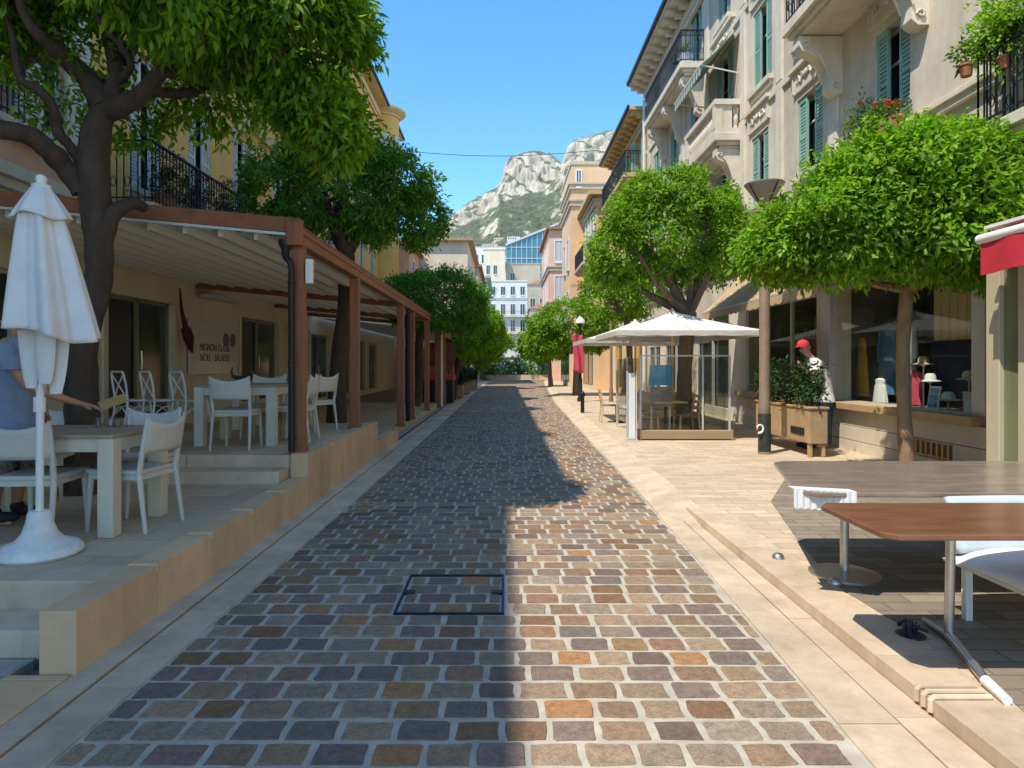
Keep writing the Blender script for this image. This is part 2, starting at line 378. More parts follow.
M['red_cloth'] = pmat('red_cotton', (.60,.045,.06), .9, .1, 12, .2, 200)
M['pink_cloth'] = pmat('faded_red_banner', (.66,.09,.14), .9, .12, 12, .2, 200, trans=.2)
M['blue_sign'] = pmat('blue_sign_board', (.02,.27,.50), .5, .1, 6, .03, 60)
M['skin'] = pmat('tanned_skin', (.40,.20,.115), .5, .10, 14, .15, 160, spec=.4)
M['skin_pale'] = pmat('fair_skin', (.60,.34,.25), .5, .08, 14, .1, 160, spec=.4)
M['hair'] = pmat('brown_hair', (.045,.025,.015), .6, .3, 40, .5, 200)
M['hair_blond'] = pmat('blond_hair', (.62,.48,.28), .6, .2, 40, .5, 200)
M['shirt'] = pmat('blue_grey_jersey', (.20,.245,.33), .95, .10, 14, .3, 250)
M['shorts'] = pmat('patterned_shorts', (.035,.037,.04), .9, .1, 40, .2, 250, c2=(.26,.26,.25))
M['shoe'] = pmat('black_canvas', (.012,.012,.013), .7, .2, 30, .2, 200)
M['rubber'] = pmat('white_rubber', (.55,.55,.53), .7, .05, 30, .05, 200)
M['card'] = pmat('kraft_card', (.42,.26,.10), .85, .08, 12, .1, 120)
M['board_white'] = pmat('glossy_cream_board', (.62,.58,.50), .18, .05, 4, .02, 60, spec=.6)
M['ink'] = pmat('dark_ink', (.16,.14,.115), .7, .1, 10, 0)
M['door_glass'] = pmat('greenish_door_glass', (.05,.065,.058), .12, .2, 2, 0, spec=.6)
M['horn'] = pmat('dark_horn', (.03,.028,.026), .45, .3, 20, .3, 60)
M['lamp_white'] = pmat('opal_white', (.78,.76,.70), .3, .03, 8, 0)
M['lamp_taupe'] = pmat('taupe_lamp_bowl', (.33,.26,.21), .45, .12, 8, .1, 60)
M['pole_taupe'] = pmat('taupe_pole', (.23,.165,.11), .55, .15, 6, .15, 60)
M['planter'] = pmat('brown_planter_boards', (.42,.28,.15), .75, .15, 5, .2, 50)
M['wicker'] = pmat('tan_wicker', (.33,.25,.14), .9, .3, 60, .8, 120)
M['wood_chair'] = pmat('pale_beech', (.60,.44,.25), .6, .12, 8, .1, 60)
# ------------------------------------------------------------------ camera, sky, sun
cam = bpy.data.cameras.new('camera'); cam_o = bpy.data.objects.new('camera', cam); col.objects.link(cam_o)
cam_o.location = (0, 0, 1.6); cam_o.rotation_euler = (R(90), 0, 0)
cam.sensor_fit = 'HORIZONTAL'; cam.sensor_width = 36; cam.lens = 660/1024*36
cam.shift_x = 8/1024; cam.shift_y = -20/1024; cam.clip_start = .05; cam.clip_end = 9000
scene.camera = cam_o

sun_dir = Vector((1, .9, -2.22)).normalized()           # the way the light travels
w = bpy.data.worlds.new('World'); scene.world = w; w.use_nodes = True
nt = w.node_tree; sky = nt.nodes.new('ShaderNodeTexSky'); sky.sky_type = 'NISHITA'; sky.sun_disc = False
sky.sun_elevation = math.asin(-sun_dir.z); sky.sun_rotation = math.atan2(-sun_dir.x, -sun_dir.y) % (2*math.pi)
sky.air_density = .85; sky.dust_density = 0; sky.ozone_density = 1.6
bg = nt.nodes['Background']; bg.inputs[1].default_value = .135; hs = nt.nodes.new('ShaderNodeHueSaturation'); hs.inputs['Saturation'].default_value = 1.3; hs.inputs['Hue'].default_value = .494; nt.links.new(sky.outputs[0], hs.inputs['Color']); nt.links.new(hs.outputs[0], bg.inputs[0])
sl = bpy.data.lights.new('sun', 'SUN'); sl.energy = 2.15; sl.angle = R(.5); sl.color = (1, .93, .82)
so = bpy.data.objects.new('sun', sl); col.objects.link(so); so.rotation_euler = sun_dir.to_track_quat('-Z', 'Y').to_euler()
so.location = (-20, -10, 50)
scene.view_settings.view_transform = 'Standard'; scene.view_settings.look = 'None'; scene.view_settings.gamma = 1
scene.view_settings.exposure = 1.36; scene.view_settings.use_curve_mapping = False
scene.render.engine = 'CYCLES'
try:
    scene.cycles.use_denoising = True; scene.cycles.denoiser = 'OPENIMAGEDENOISE'
except Exception: pass
scene.cycles.max_bounces = 8; scene.cycles.transparent_max_bounces = 16; scene.cycles.sample_clamp_indirect = 6

# ------------------------------------------------------------------ ground, street
def lerp_tab(tab, y):
    if y <= tab[0][0]: return tab[0][1]
    for (a, xa), (b, xb) in zip(tab, tab[1:]):
        if y <= b: return xa + (xb-xa)*(y-a)/(b-a)
    return tab[-1][1]
RIGHT = [(-3,1.30),(2.6,1.46),(5.3,1.57),(8.75,1.69),(12.5,1.75),(27,2.1),(52,3.2),(75,4.6)]
LEFT = [(-3,-1.86),(2.6,-1.81),(8,-1.74),(17,-1.68),(33,-1.65),(75,-1.2)]
rx = lambda y: lerp_tab(RIGHT, y)
lx = lambda y: lerp_tab(LEFT, y)

g = MB(); g.grid(lambda u, v: (-400+800*u, -60+460*v, -.05 + (0 if v < .3 else (v-.3)*28)), 20, 40)
tag(g.build('ground', M['earth']), kind='structure')

road = MB()
road.grid(lambda u, v: ((lx(-3+78*v)-.02)*(1-u) + (rx(-3+78*v)+.02)*u, -3+78*v, 0), 4, 78, m=0)
def sett(mb, x0, x1, y0, y1, fine, m=1, zt=.005):
    j = random.uniform(.024,.032) if fine else .026
    jj = lambda: random.uniform(-1, 1)*.006
    x0 += j*.5; x1 -= j*.5; y0 += j*.5; y1 -= j*.5
    if x1-x0 < .04: return
    c = random.uniform(.004, .014); cx = min(c, (x1-x0)*.3)
    o = [(x0+cx,y0),((x0+x1)/2,y0),(x1-cx,y0),(x1,y0+c),(x1,(y0+y1)/2),(x1,y1-c),(x1-cx,y1),((x0+x1)/2,y1),(x0+cx,y1),(x0,y1-c),(x0,(y0+y1)/2),(x0,y0+c)]
    if not fine: o = [o[i] for i in (0,2,3,5,6,8,9,11)]
    o = [(a+jj()*(1 if x1-x0 > .12 else .4), b+jj()*.9) for a, b in o]
    n = len(o); mx = (x0+x1)/2; my = (y0+y1)/2; tilt = (random.uniform(-.012,.012), random.uniform(-.012,.012)); h = zt + random.uniform(-.0025,.003)
    def ring(s, z, t=0): return [(mx+(a-mx)*s, my+(b-my)*s, z+t*(tilt[0]*(a-mx)+tilt[1]*(b-my))) for a, b in o]
    vs = ring(1, -.012) + ring(.985, h-.003, 1)
    if fine: vs += ring(.955, h, 1)
    L = len(vs)//n; fs = []
    for r in range(L-1):
        for k in range(n): fs.append((r*n+k, r*n+(k+1)%n, (r+1)*n+(k+1)%n, (r+1)*n+k))
    fs.append(tuple((L-1)*n+k for k in range(n)))
    mb.add(vs, fs, m)
PY, PX, Y0 = .177, .229, 4.205
rowy = lambda k: Y0+k*PY if k <= 0 else (Y0+.1925*k if k <= 4 else Y0+.77+(k-4)*PY)
k = -14
while True:
    ya = rowy(k); yb = rowy(k+1)
    if ya > 66: break
    segs = [(lx(ya), rx(ya))]
    if 0 <= k < 4: segs = [(lx(ya), -.715), (.012, rx(ya))]
    off = (k % 2)*.5 + random.uniform(-.09, .09)
    for (a, b) in segs:
        x = lx(ya) - PX*(1-off % 1)
        while x < b:
            wd = PX*random.uniform(.88, 1.12)
            xa, xb = max(x, a), min(x+wd, b)
            if xb - xa > .07: sett(road, xa, xb, ya, yb, ya < 22)
            x += wd
    k += 1
tag(road.build('road', [M['mortar'], M['stone']]), kind='structure')

# manhole cover: dark frame filled with the same setts
mh = thing('manhole_cover', 'rectangular manhole cover filled with cobbles in a thin dark frame', 'manhole cover', (-.35, 4.59, 0))
b = MB(); x0, x1, y0, y1 = -.705, .0, 4.205, 4.975
for (a, c, d, e) in ((x0,x1,y0,y0+.014),(x0,x1,y1-.014,y1),(x0,x0+.014,y0+.014,y1-.014),(x1-.014,x1,y0+.014,y1-.014)): b.box(a, c, d, e, -.01, .016)
b.build('frame', M['metal_dark'], mh)
b = MB()
for r in range(4):
    ya = y0+.02+r*.1825; x = x0+.02 - (.12 if r % 2 else 0) - random.uniform(0,.05)
    while x < x1-.02:
        xa, xb = max(x, x0+.018), min(x+.24, x1-.018)
        if xb-xa > .05: sett(b, xa, xb, ya, ya+.1825, True, 0)
        x += .24
b.build('setts', M['stone'], mh)
for s in (x0+.045, x1-.045):
    b = MB(); b.box(s-.04, s+.04, 4.57, 4.63, .0, .0172); b.build('lifting_slot', M['metal_dark'], mh)

# flat drain slabs either side
def slabs(name, xa, xb, y0, y1, step, z, m, th=.03, gap=.006):
    mb = MB(); y = y0
    while y < y1:
        e = min(y+step*random.uniform(.9,1.1), y1)
        p = [(xa(y+gap),y+gap),(xb(y+gap),y+gap),(xb(e),e),(xa(e),e)]
        mb.prism(p, lambda a, b_, t: (a, b_, t), z-th, z+random.uniform(-.0015,.0015)); y = e
    return tag(mb.build(name, m, bev=.004), kind='structure')
slabs('gutter', lambda y: -2.03, lambda y: lx(y)-.005, -3, 60, 1.05, .012, M['kerb_stone'])
slabs('gutter', lambda y: -2.20, lambda y: -2.05, -3, 60, 1.05, .016, M['kerb_stone'])
slabs('gutter', lambda y: -2.52, lambda y: -2.205, -3, 3.35, .9, .02, M['wall_stone'])
slabs('gutter', lambda y: rx(y)+.005, lambda y: 1.70+.017*max(y,0), -3, 7.0, 1.2, .012, M['kerb_stone'])
slabs('gutter', lambda y: 1.708+.017*max(y,0), lambda y: 1.93, -3, 7.0, 1.2, .014, M['kerb_stone'])
b = MB(); b.box(-12, -2.52, -6, 3.6, -.05, .016); tag(b.build('pavement', M['pavers_grey']), kind='structure')
b = MB(); b.grid(lambda u, v: (-7.2+5.0*u, 11.4+60*v, .0 + (.2 if u < .99 and v < .05 else .05)), 8, 40); tag(b.build('pavement', M['pavers_grey']), kind='structure')
# right pavement: kerb, ramp, paving
kb = MB(); y = -3
while y < 6.95:
    e = min(y+random.uniform(.95,1.2), 7.0)
    kb.box(1.935, 2.26, y+.006, e, -.03, .085); y = e
for q in range(3):
    kb.tube([(1.927, 2.98+q*.05, .03), (1.927, 2.98+q*.05, .083), (1.94, 2.98+q*.05, .096), (2.2, 2.98+q*.05, .096)], .014, 8)
tag(kb.build('kerb', M['kerb_stone'], bev=.012), kind='structure')
b = MB(); b.grid(lambda u, v: (rx(7+60*v)+.004 + u*(.45), 7+60*v, .012+u*.066), 4, 40)
b.add([(rx(7)+.004,7.0,.0125),(1.936,7.0,.0545),(1.936,6.45,.0125)],[(0,1,2)])
tag(b.build('kerb', M['kerb_stone']), kind='structure')
b = MB(); b.prism([(2.262,-3),(6.4,-3),(6.4,7),(2.262,7)], lambda a, b_, t: (a, b_, t), 0, .078)
b.grid(lambda u, v: ((rx(7+60*v)+.45)*(1-u)+8.5*u, 7.0+60*v, .078), 8, 40)
tag(b.build('pavement', M['pavers_tan']), kind='structure')
b = MB(); b.prism([(2.28,1.0),(2.25,2.8),(2.32,3.1),(2.42,3.65),(2.30,3.95),(2.28,4.45),(2.5,5.56),(2.95,7.3),(3.7,8.7),(4.6,8.4),(6.1,7.9),(6.1,1.0)], lambda a, b_, t: (a, b_, t), .06, .083)  # shade on the right terrace, painted as a patch of darker pavers
tag(b.build('terrace_floor', M['pavers_painted_shade']), kind='structure')

# ------------------------------------------------------------------ left terrace
st = MB()
x = -7.0
while x < -2.4:
    e = min(x+1.15, -2.375); st.box(x+.004, e, 3.56, 3.90, 0, .16); st.box(x+.004+.0, e, 3.885, 4.2, .02, .322); x = e
t = st.build('terrace_steps', M['step_stone'], bev=.012)
tag(t, 'two shallow limestone steps beside the end of the low terrace wall', 'steps')
b = MB(); b.box(-7.0, -2.375, 4.19, 7.06, .0, .318); tag(b.build('terrace_floor', M['terrace']), kind='structure')
b = MB(); b.box(-7.0, -2.375, 7.38, 11.4, .0, .578); b.box(-7.0, -2.375, 11.4, 24, .0, .2); tag(b.build('terrace_floor', M['terrace']), kind='structure')
st = MB(); x = -7.0
while x < -2.4:
    e = min(x+1.15, -2.375); st.box(x+.004, e, 7.02, 7.40, .1, .452); st.box(x+.004, e, 7.36, 7.70, .1, .583); x = e
t = st.build('terrace_steps', M['step_stone'], bev=.01)
tag(t, 'pair of limestone steps rising to the pergola floor behind white chairs', 'steps')

def ridge(mb, y, zt):
    for q in range(2):
        yy = y + .028*q - .02
        mb.tube([(-2.177, yy, zt-.035), (-2.177, yy, zt-.006), (-2.19, yy, zt+.001), (-2.36, yy, zt+.001)], .009, 6)
def low_wall(name, label, y0, y1, zt, step):
    mb = MB(); y = y0
    while y < y1-.05:
        e = min(y+step*random.uniform(.93,1.07), y1)
        if y1-e < .25: e = y1
        mb.box(-2.37, -2.18, y+.003, e-.003, .0, zt + random.uniform(-.003,.003))
        if y > y0+.1: ridge(mb, y, zt)
        y = e
    o = mb.build(name, M['wall_stone'], bev=.012)
    return tag(o, label, 'low wall', 'low stone walls edging the left terrace')
low_wall('low_wall', 'low honey limestone wall with a blunt end beside the front steps', 3.36, 7.33, .338, .82)
low_wall('low_wall', 'taller honey limestone wall under the first pergola posts', 7.335, 11.4, .60, .95)
low_wall('low_wall', 'short low stretch of limestone wall farther down the pergola', 11.41, 13.6, .25, .9)

# ------------------------------------------------------------------ white resin chair
def chair_parts(root):
    s = MB()
    s.grid(lambda u, v: ((u-.5)*(.46-.04*(1-v)), -.21+.44*v, .455-.012*math.sin(math.pi*u)*math.sin(math.pi*v)+.012*(v > .9)), 8, 8)
    s.build('seat', M['white_plastic'], root, world=False, smooth=True, solid=.035)
    s = MB()
    def bk(u, v):
        a = (u-.5)*2; dip = .055*(1-a*a)
        zt = .87 - dip; zb = .60 + .03*(1-a*a)*0
        z = zb + (zt-zb)*v
        return (a*.225, -.215 - .07*(z-.46)/.41 - .035*(1-a*a), z)
    s.grid(bk, 12, 6); s.build('backrest', M['white_plastic'], root, world=False, smooth=True, solid=.022)
    for sx in (-1, 1):
        l = MB(); l.tube([(sx*.205,-.20,.47),(sx*.215,-.215,.40),(sx*.225,-.27,.0)], [.024,.022,.015], 8)
        l.tube([(sx*.21,-.20,.40),(sx*.218,-.235,.60),(sx*.224,-.285,.875)], [.023,.02,.014], 8)
        l.build('leg', M['white_plastic'], root, world=False, smooth=True)
        l = MB(); l.tube([(sx*.20,.20,.45),(sx*.215,.225,.0)], [.024,.015], 8); l.build('leg', M['white_plastic'], root, world=False, smooth=True)
    f = MB(); f.bar((-.2,.19,.42),(.2,.19,.42),.02,.04); f.bar((-.2,-.2,.42),(.2,-.2,.42),.02,.04)
    for sx in (-1,1): f.bar((sx*.2,-.2,.42),(sx*.2,.19,.42),.02,.04)
    f.build('seat_frame', M['white_plastic'], root, world=False)
GC = 'white resin chairs on the left terrace'
c0 = thing('terrace_chair', 'white resin chair seen from behind next to the parasol pole', 'chair', (-3.47, 4.95, .32), R(4), GC)
chair_parts(c0)
dup(c0, (-2.93, 5.22, .32), R(82), 'white resin chair tucked under the street end of the cream dining table', GC)
dup(c0, (-3.22, 5.86, .32), R(186), 'white resin chair facing us across the cream dining table', GC)
dup(c0, (-4.35, 6.25, .32), R(195), 'white resin chair half hidden behind the parasol and the standing person', GC)
dup(c0, (-3.22, 7.98, .583), R(3), 'white resin chair backed to the upper steps under the pergola', GC)
dup(c0, (-2.78, 8.75, .583), R(90), 'white resin chair nearest the pergola downpipe at the second table', GC)
dup(c0, (-3.35, 9.15, .583), R(180), 'white resin chair on the far side of the second table', GC)
dup(c0, (-2.9, 10.05, .583), R(60), 'white resin chair beside the second pergola post', GC)

def table(root, lx_, ly, h=.76, top='table_wood', leg=.115):
    t = MB(); t.box(-lx_/2, lx_/2, -ly/2, ly/2, h-.03, h); t.build('tabletop', M[top], root, world=False, bev=.006)
    a = MB(); i = .02
    a.box(-lx_/2+i, lx_/2-i, -ly/2+i, -ly/2+i+.03, h-.13, h-.031); a.box(-lx_/2+i, lx_/2-i, ly/2-i-.03, ly/2-i, h-.13, h-.031)
    a.box(-lx_/2+i, -lx_/2+i+.03, -ly/2+i+.03, ly/2-i-.03, h-.13, h-.031); a.box(lx_/2-i-.03, lx_/2-i, -ly/2+i+.03, ly/2-i-.03, h-.13, h-.031)
    a.build('apron', M['cream_table'], root, world=False, bev=.004)
    for sx in (-1,1):
        for sy in (-1,1):
            l = MB(); cx = sx*(lx_/2-leg/2); cy = sy*(ly/2-leg/2); l.box(cx-leg/2, cx+leg/2, cy-leg/2, cy+leg/2, 0, h-.031); l.build('leg', M['cream_table'], root, world=False, bev=.006)
t1 = thing('dining_table', 'cream dining table with bleached wooden top next to the folded parasol', 'table', (-3.52, 5.24, .32), 0, 'dining tables on the left terrace'); table(t1, 1.3, .80)
t2 = thing('dining_table', 'cream dining table under the pergola carrying the horned ornament', 'table', (-3.32, 8.55, .583), 0, 'dining tables on the left terrace'); table(t2, 1.0, .85)
t3 = thing('dining_table', 'cream dining table deeper in the pergola beyond the downpipe', 'table', (-3.7, 10.6, .583), 0, 'dining tables on the left terrace'); table(t3, 1.0, .85)

# tumblers upside down on the near table
gl = None
for i, (px, py) in enumerate([(-3.33,5.42),(-3.25,5.45),(-3.17,5.42),(-3.10,5.46),(-3.28,5.50),(-3.36,5.52)]):
    if gl is None:
        b = MB(); b.lathe((0,0,0), [(.036,0),(.037,.005),(.034,.04),(.028,.08),(.012,.084),(.0,.084)], 16)
        gl = b.build('tumbler', M['glass_cup'], smooth=True); o = gl
    else:
        o = gl.copy(); col.objects.link(o)
    o.location = (px, py, 1.081)
    tag(o, 'clear tumbler turned upside down on the cream dining table', 'glass', 'upturned tumblers on the near table')

# cross back chairs
def bentwood(root):
    b = MB(); b.lathe((0,0,.44), [(.0,0),(.2,0),(.215,.012),(.215,.022),(.2,.034),(0,.034)], 20); b.build('seat', M['white_paint'], root, world=False, smooth=True)
    b = MB(); b.tube([(-.20,-.19,.45),(-.215,-.22,.70),(-.20,-.25,.86),(-.17,-.255,.90),(.17,-.255,.90),(.20,-.25,.86),(.215,-.22,.70),(.20,-.19,.45)], .017, 8); b.build('back_frame', M['white_paint'], root, world=False, smooth=True)
    b = MB(); b.tube([(-.19,-.20,.50),(-.05,-.225,.66),(.195,-.25,.87)], .011, 6); b.tube([(.19,-.20,.50),(.05,-.23,.66),(-.195,-.25,.87)], .011, 6); b.build('back_cross', M['white_paint'], root, world=False, smooth=True)
    for sx in (-1,1):
        b = MB(); b.tube([(sx*.20,-.19,.46),(sx*.205,-.21,.25),(sx*.225,-.27,0)], [.017,.017,.013], 8); b.build('leg', M['white_paint'], root, world=False, smooth=True)
        b = MB(); b.tube([(sx*.17,.15,.45),(sx*.19,.18,.25),(sx*.20,.22,0)], [.017,.017,.013], 8); b.build('leg', M['white_paint'], root, world=False, smooth=True)
    b = MB()
    arch = lambda p, q: [Vector(p).lerp(Vector(q), i/8) + Vector((0,0,.13*math.sin(math.pi*i/8))) for i in range(9)]
    b.tube(arch((-.19,.18,.24),(.19,.18,.24)), .009, 6); b.tube(arch((-.205,-.21,.24),(.205,-.21,.24)), .009, 6)
    for sx in (-1,1): b.tube(arch((sx*.2,-.2,.24),(sx*.19,.17,.24)), .009, 6)
    b.build('brace_hoops', M['white_paint'], root, world=False, smooth=True)
GB = 'white cross back chairs under the pergola'
bw = thing('bentwood_chair', 'white cross back chair closest to the street in its row under the pergola', 'chair', (-4.82, 10.2, .583), R(-38), GB); bentwood(bw)
dup(bw, (-5.28, 10.2, .583), R(-41), 'white cross back chair between two others in the pergola row', GB)
dup(bw, (-5.74, 10.25, .583), R(-36), 'white cross back chair next to the dark doorway in the pergola row', GB)

# ------------------------------------------------------------------ folded parasol
pa = thing('folded_parasol', 'tall folded white canvas parasol standing in a round cast base', 'parasol', (-3.11, 4.42, .32))
b = MB(); b.lathe((-3.11,4.42,.32), [(0,0),(.235,0),(.255,.02),(.25,.05),(.22,.075),(.15,.10),(.105,.15),(.08,.22),(.068,.29),(.06,.30),(0,.30)], 32); b.build('base', M['white_rough'], pa, smooth=True)
b = MB(); b.tube([(-3.11,4.42,.6),(-3.10,4.42,2.72)], .024, 12); b.tube([(-3.11,4.42,1.28),(-3.11,4.42,1.38)], .036, 12); b.tube([(-3.11,4.42,1.6),(-3.11,4.42,1.68)], .04, 12); b.box(-3.16,-3.12,4.40,4.44,1.60,1.66); b.build('pole', M['white_paint'], pa, smooth=True)
def folds(r0, r1, z0, z1, dx0, dx1, amp0, amp1, nf, lowslant=0, ph=0, flat=1):
    def f(u, v):
        t = 2*math.pi*u; e = v**.8
        r = r0+(r1-r0)*e
        a = amp0+(amp1-amp0)*v
        w = math.cos(nf*t+ph)+.35*math.cos((nf*2+1)*t+1.3+ph)
        rr = r*(1+a*w)
        z = z0+(z1-z0)*v + lowslant*math.cos(t)*v + .02*v*math.sin(3*t)
        return (-3.10+dx0+(dx1-dx0)*v+rr*math.cos(t), 4.42+rr*flat*math.sin(t), z)
    return f
b = MB(); b.grid(folds(.095,.245,2.68,1.80,-.005,.085,.12,.19,6,-.05), 96, 26, wrap=True)
b.grid(folds(.03,.165,2.80,2.57,0,0,.02,.07,8,0,.5), 96, 8, wrap=True)
b.build('canopy', M['fabric_white'], pa, smooth=True, solid=.008)
b = MB()
for (dx, dy, w, zt, zb) in ((-.09,-.05,.055,1.92,1.44),(-.07,.05,.055,1.90,1.42),(.07,-.09,.06,1.92,1.47),(.11,0,.06,1.92,1.40),(.03,.09,.06,1.90,1.45)):
    b.grid(lambda u, v, dx=dx, dy=dy, w=w, zt=zt, zb=zb: (-3.08+dx*(1-.3*v)+w*(1-.45*v**4)*math.cos(2*math.pi*u)*(1+.2*math.cos(6*math.pi*u)), 4.42+dy*(1-.3*v)+w*.55*(1-.45*v**4)*math.sin(2*math.pi*u), zt+(zb-zt)*v), 20, 12, wrap=True)
b.build('hanging_folds', M['fabric_white'], pa, smooth=True)
b = MB(); b.lathe((-3.10,4.42,2.78), [(.055,0),(.06,.015),(.03,.03),(.028,.04),(.036,.055),(.03,.075),(.012,.088),(0,.09)], 16); b.build('finial', M['white_paint'], pa, smooth=True)

# ------------------------------------------------------------------ skinned figures
def skin_mesh(name, joints, edges, mat, parent=None, sub=2, root=0, loc=None):
    me = bpy.data.meshes.new(name); keys = list(joints); idx = {k: i for i, k in enumerate(keys)}
    L = loc if loc is not None else (abs_loc(parent) if parent is not None else Vector((0,0,0)))
    me.from_pydata([Vector(joints[k][0])-Vector(L) for k in keys], [(idx[a], idx[b_]) for a, b_ in edges], [])
    me.materials.append(mat)
    o = bpy.data.objects.new(name, me); col.objects.link(o)
    if parent is not None: o.parent = parent
    else: o.location = L
    md = o.modifiers.new('skin','SKIN'); md.use_smooth_shade = True
    if not me.skin_vertices: 
        with bpy.context.temp_override(object=o): bpy.ops.mesh.customdata_skin_add()
    for k in keys:
        sv = me.skin_vertices[0].data[idx[k]]; r = joints[k][1]
        sv.radius = r if hasattr(r,'__len__') else (r, r); sv.use_root = (idx[k] == root)
    ms = o.modifiers.new('sub','SUBSURF'); ms.levels = sub; ms.render_levels = sub
    bpy.context.view_layer.update()
    dg = bpy.context.evaluated_depsgraph_get(); m2 = bpy.data.meshes.new_from_object(o.evaluated_get(dg))
    o.modifiers.clear(); o.data = m2; m2.name = name
    if not m2.materials: m2.materials.append(mat)
    m2.polygons.foreach_set('use_smooth', [True]*len(m2.polygons))
    return o
def chain(J, E, pts, start=None):
    prev = start
    for k, p, r in pts:
        J[k] = (p, r)
        if prev: E.append((prev, k))
        prev = k
def hand(J, E, wrist, pre, d, side, up, curl=.4, s=1.0):
    """palm and five bent fingers growing out of the wrist joint along d"""
    w_ = Vector(J[wrist][0]); d = Vector(d).normalized(); sd = Vector(side).normalized(); upv = Vector(up).normalized()
    palm = w_ + d*.055*s; chain(J, E, [(pre+'palm', palm, (.030*s, .017*s))], wrist)
    for i, (o, L) in enumerate(((-.030,.066),(-.010,.076),(.010,.072),(.029,.056))):
        a = palm + d*.035*s + sd*o*s; pts = [(pre+'k%d'%i, a, .0105*s)]; dd = d.copy(); p = a
        for j, q in enumerate((.45,.32,.23)):
            dd = (dd - upv*curl*(.6+.3*j)).normalized(); p = p + dd*L*q*s*1.15
            pts.append((pre+'f%d%d'%(i,j), p, (.009-.0012*j)*s))
        chain(J, E, pts, pre+'palm')
    a = w_ + d*.025*s - sd*.028*s; b_ = a + (d*.5-sd*.7-upv*.25).normalized()*.036*s; c = b_ + (d*.9-sd*.2-upv*.3).normalized()*.03*s
    chain(J, E, [(pre+'t0', a, .012*s), (pre+'t1', b_, .011*s), (pre+'t2', c, .009*s)], wrist)

def person_head(c, f, skin_m, parent, hair_m=None, r=.1):
    """nose, eyes, ears and hair on the head centred at c looking along f"""
    c = Vector(c); f = Vector(f).normalized(); s = f.cross(Vector((0,0,1))).normalized(); u = s.cross(f)
    b = MB(); b.ball(c+f*r*.86-u*.01, (.017,.017,.024), 6); 
    for q in (-1,1): b.ball(c+s*q*r*.80-f*.005-u*.005, (.014,.016,.03), 6)
    b.build('face_features', skin_m, parent, smooth=True)
    b = MB()
    for q in (-1,1): b.ball(c+f*r*.83+s*q*.031+u*.02, .010, 6)
    b.build('eyes', M['ink'], parent, smooth=True)
    if hair_m:
        b = MB()
        b.grid(lambda uu, v: tuple(c - f*.012 + u*.012 + (f*math.cos(2*math.pi*uu)*.90+s*math.sin(2*math.pi*uu)*.80)*r*1.05*math.sin(v*1.75) + u*r*1.22*math.cos(v*1.75) - f*.045*(v**2)*(math.cos(2*math.pi*uu)>0)), 24, 10, wrap=True)
        b.build('hair', hair_m, parent, smooth=True, solid=.012)

B0 = Vector((-3.98, 5.35, .32))
J = {}; E = []
chain(J, E, [('hip',(-3.99,5.36,1.24),(.145,.115)),('waist',(-3.98,5.36,1.42),(.135,.10)),('chest',(-3.96,5.36,1.64),(.15,.115)),('neck0',(-3.93,5.36,1.80),(.07,.07)),('neck',(-3.90,5.35,1.86),.052),('head',(-3.86,5.34,1.97),(.082,.09)),('top',(-3.85,5.34,2.07),(.066,.07))])
chain(J, E, [('sh_r',(-3.95,5.20,1.745),.062),('el_r',(-3.74,5.16,1.44),.043),('fa_r',(-3.58,5.24,1.35),.036),('wr_r',(-3.43,5.36,1.275),.025)], 'chest')
chain(J, E, [('sh_l',(-3.97,5.53,1.745),.062),('el_l',(-4.0,5.62,1.46),.043),('wr_l',(-3.90,5.60,1.24),.026)], 'chest')
chain(J, E, [('th_r',(-4.01,5.26,1.14),.09),('kn_r',(-4.02,5.24,.80),.058),('ca_r',(-4.04,5.24,.62),.056),('an_r',(-4.05,5.24,.41),.036),('he_r',(-4.03,5.24,.36),.034),('to_r',(-3.88,5.22,.345),.03)], 'hip')
chain(J, E, [('th_l',(-4.01,5.46,1.14),.09),('kn_l',(-4.0,5.48,.80),.058),('ca_l',(-4.03,5.48,.62),.056),('an_l',(-4.05,5.48,.41),.036),('he_l',(-4.03,5.48,.36),.034),('to_l',(-3.88,5.48,.345),.03)], 'hip')
hand(J, E, 'wr_r', 'r', (.82,.5,-.25), (-.5,.8,.1), (.2,.1,1), .45, 1.05)
hand(J, E, 'wr_l', 'l', (.2,0,-1), (1,0,.2), (0,1,0), .25)
p1 = skin_mesh('person', J, E, M['skin'], loc=B0)
tag(p1, 'person in a blue grey t-shirt and patterned shorts reaching across the table with a card', 'person')
def loft(mb, rings, n=28, wr=.03, seed=0):
    """cloth hung on a row of ellipses (x, y, z, rx, ry) with soft folds"""
    mb.grid(lambda u, v: (lambda k, t: (lambda a, b_: tuple((a[q]+(b_[q]-a[q])*t) + (0 if q == 2 else (a[q+3]+(b_[q+3]-a[q+3])*t)*(math.cos, math.sin)[q](2*math.pi*u)*(1+wr*math.sin(5*2*math.pi*u+seed+v*4)+wr*.6*math.sin(v*17+seed))) for q in range(3)))(rings[k], rings[min(k+1, len(rings)-1)]))(min(int(v*(len(rings)-1)), len(rings)-2), v*(len(rings)-1)-min(int(v*(len(rings)-1)), len(rings)-2)), n, (len(rings)-1)*5, wrap=True)
b = MB(); loft(b, [(-4.0,5.36,1.08,.20,.185),(-3.995,5.36,1.22,.185,.175),(-3.985,5.36,1.42,.17,.165),(-3.965,5.36,1.62,.175,.20),(-3.955,5.36,1.75,.135,.225),(-3.94,5.36,1.81,.085,.11)], seed=1)
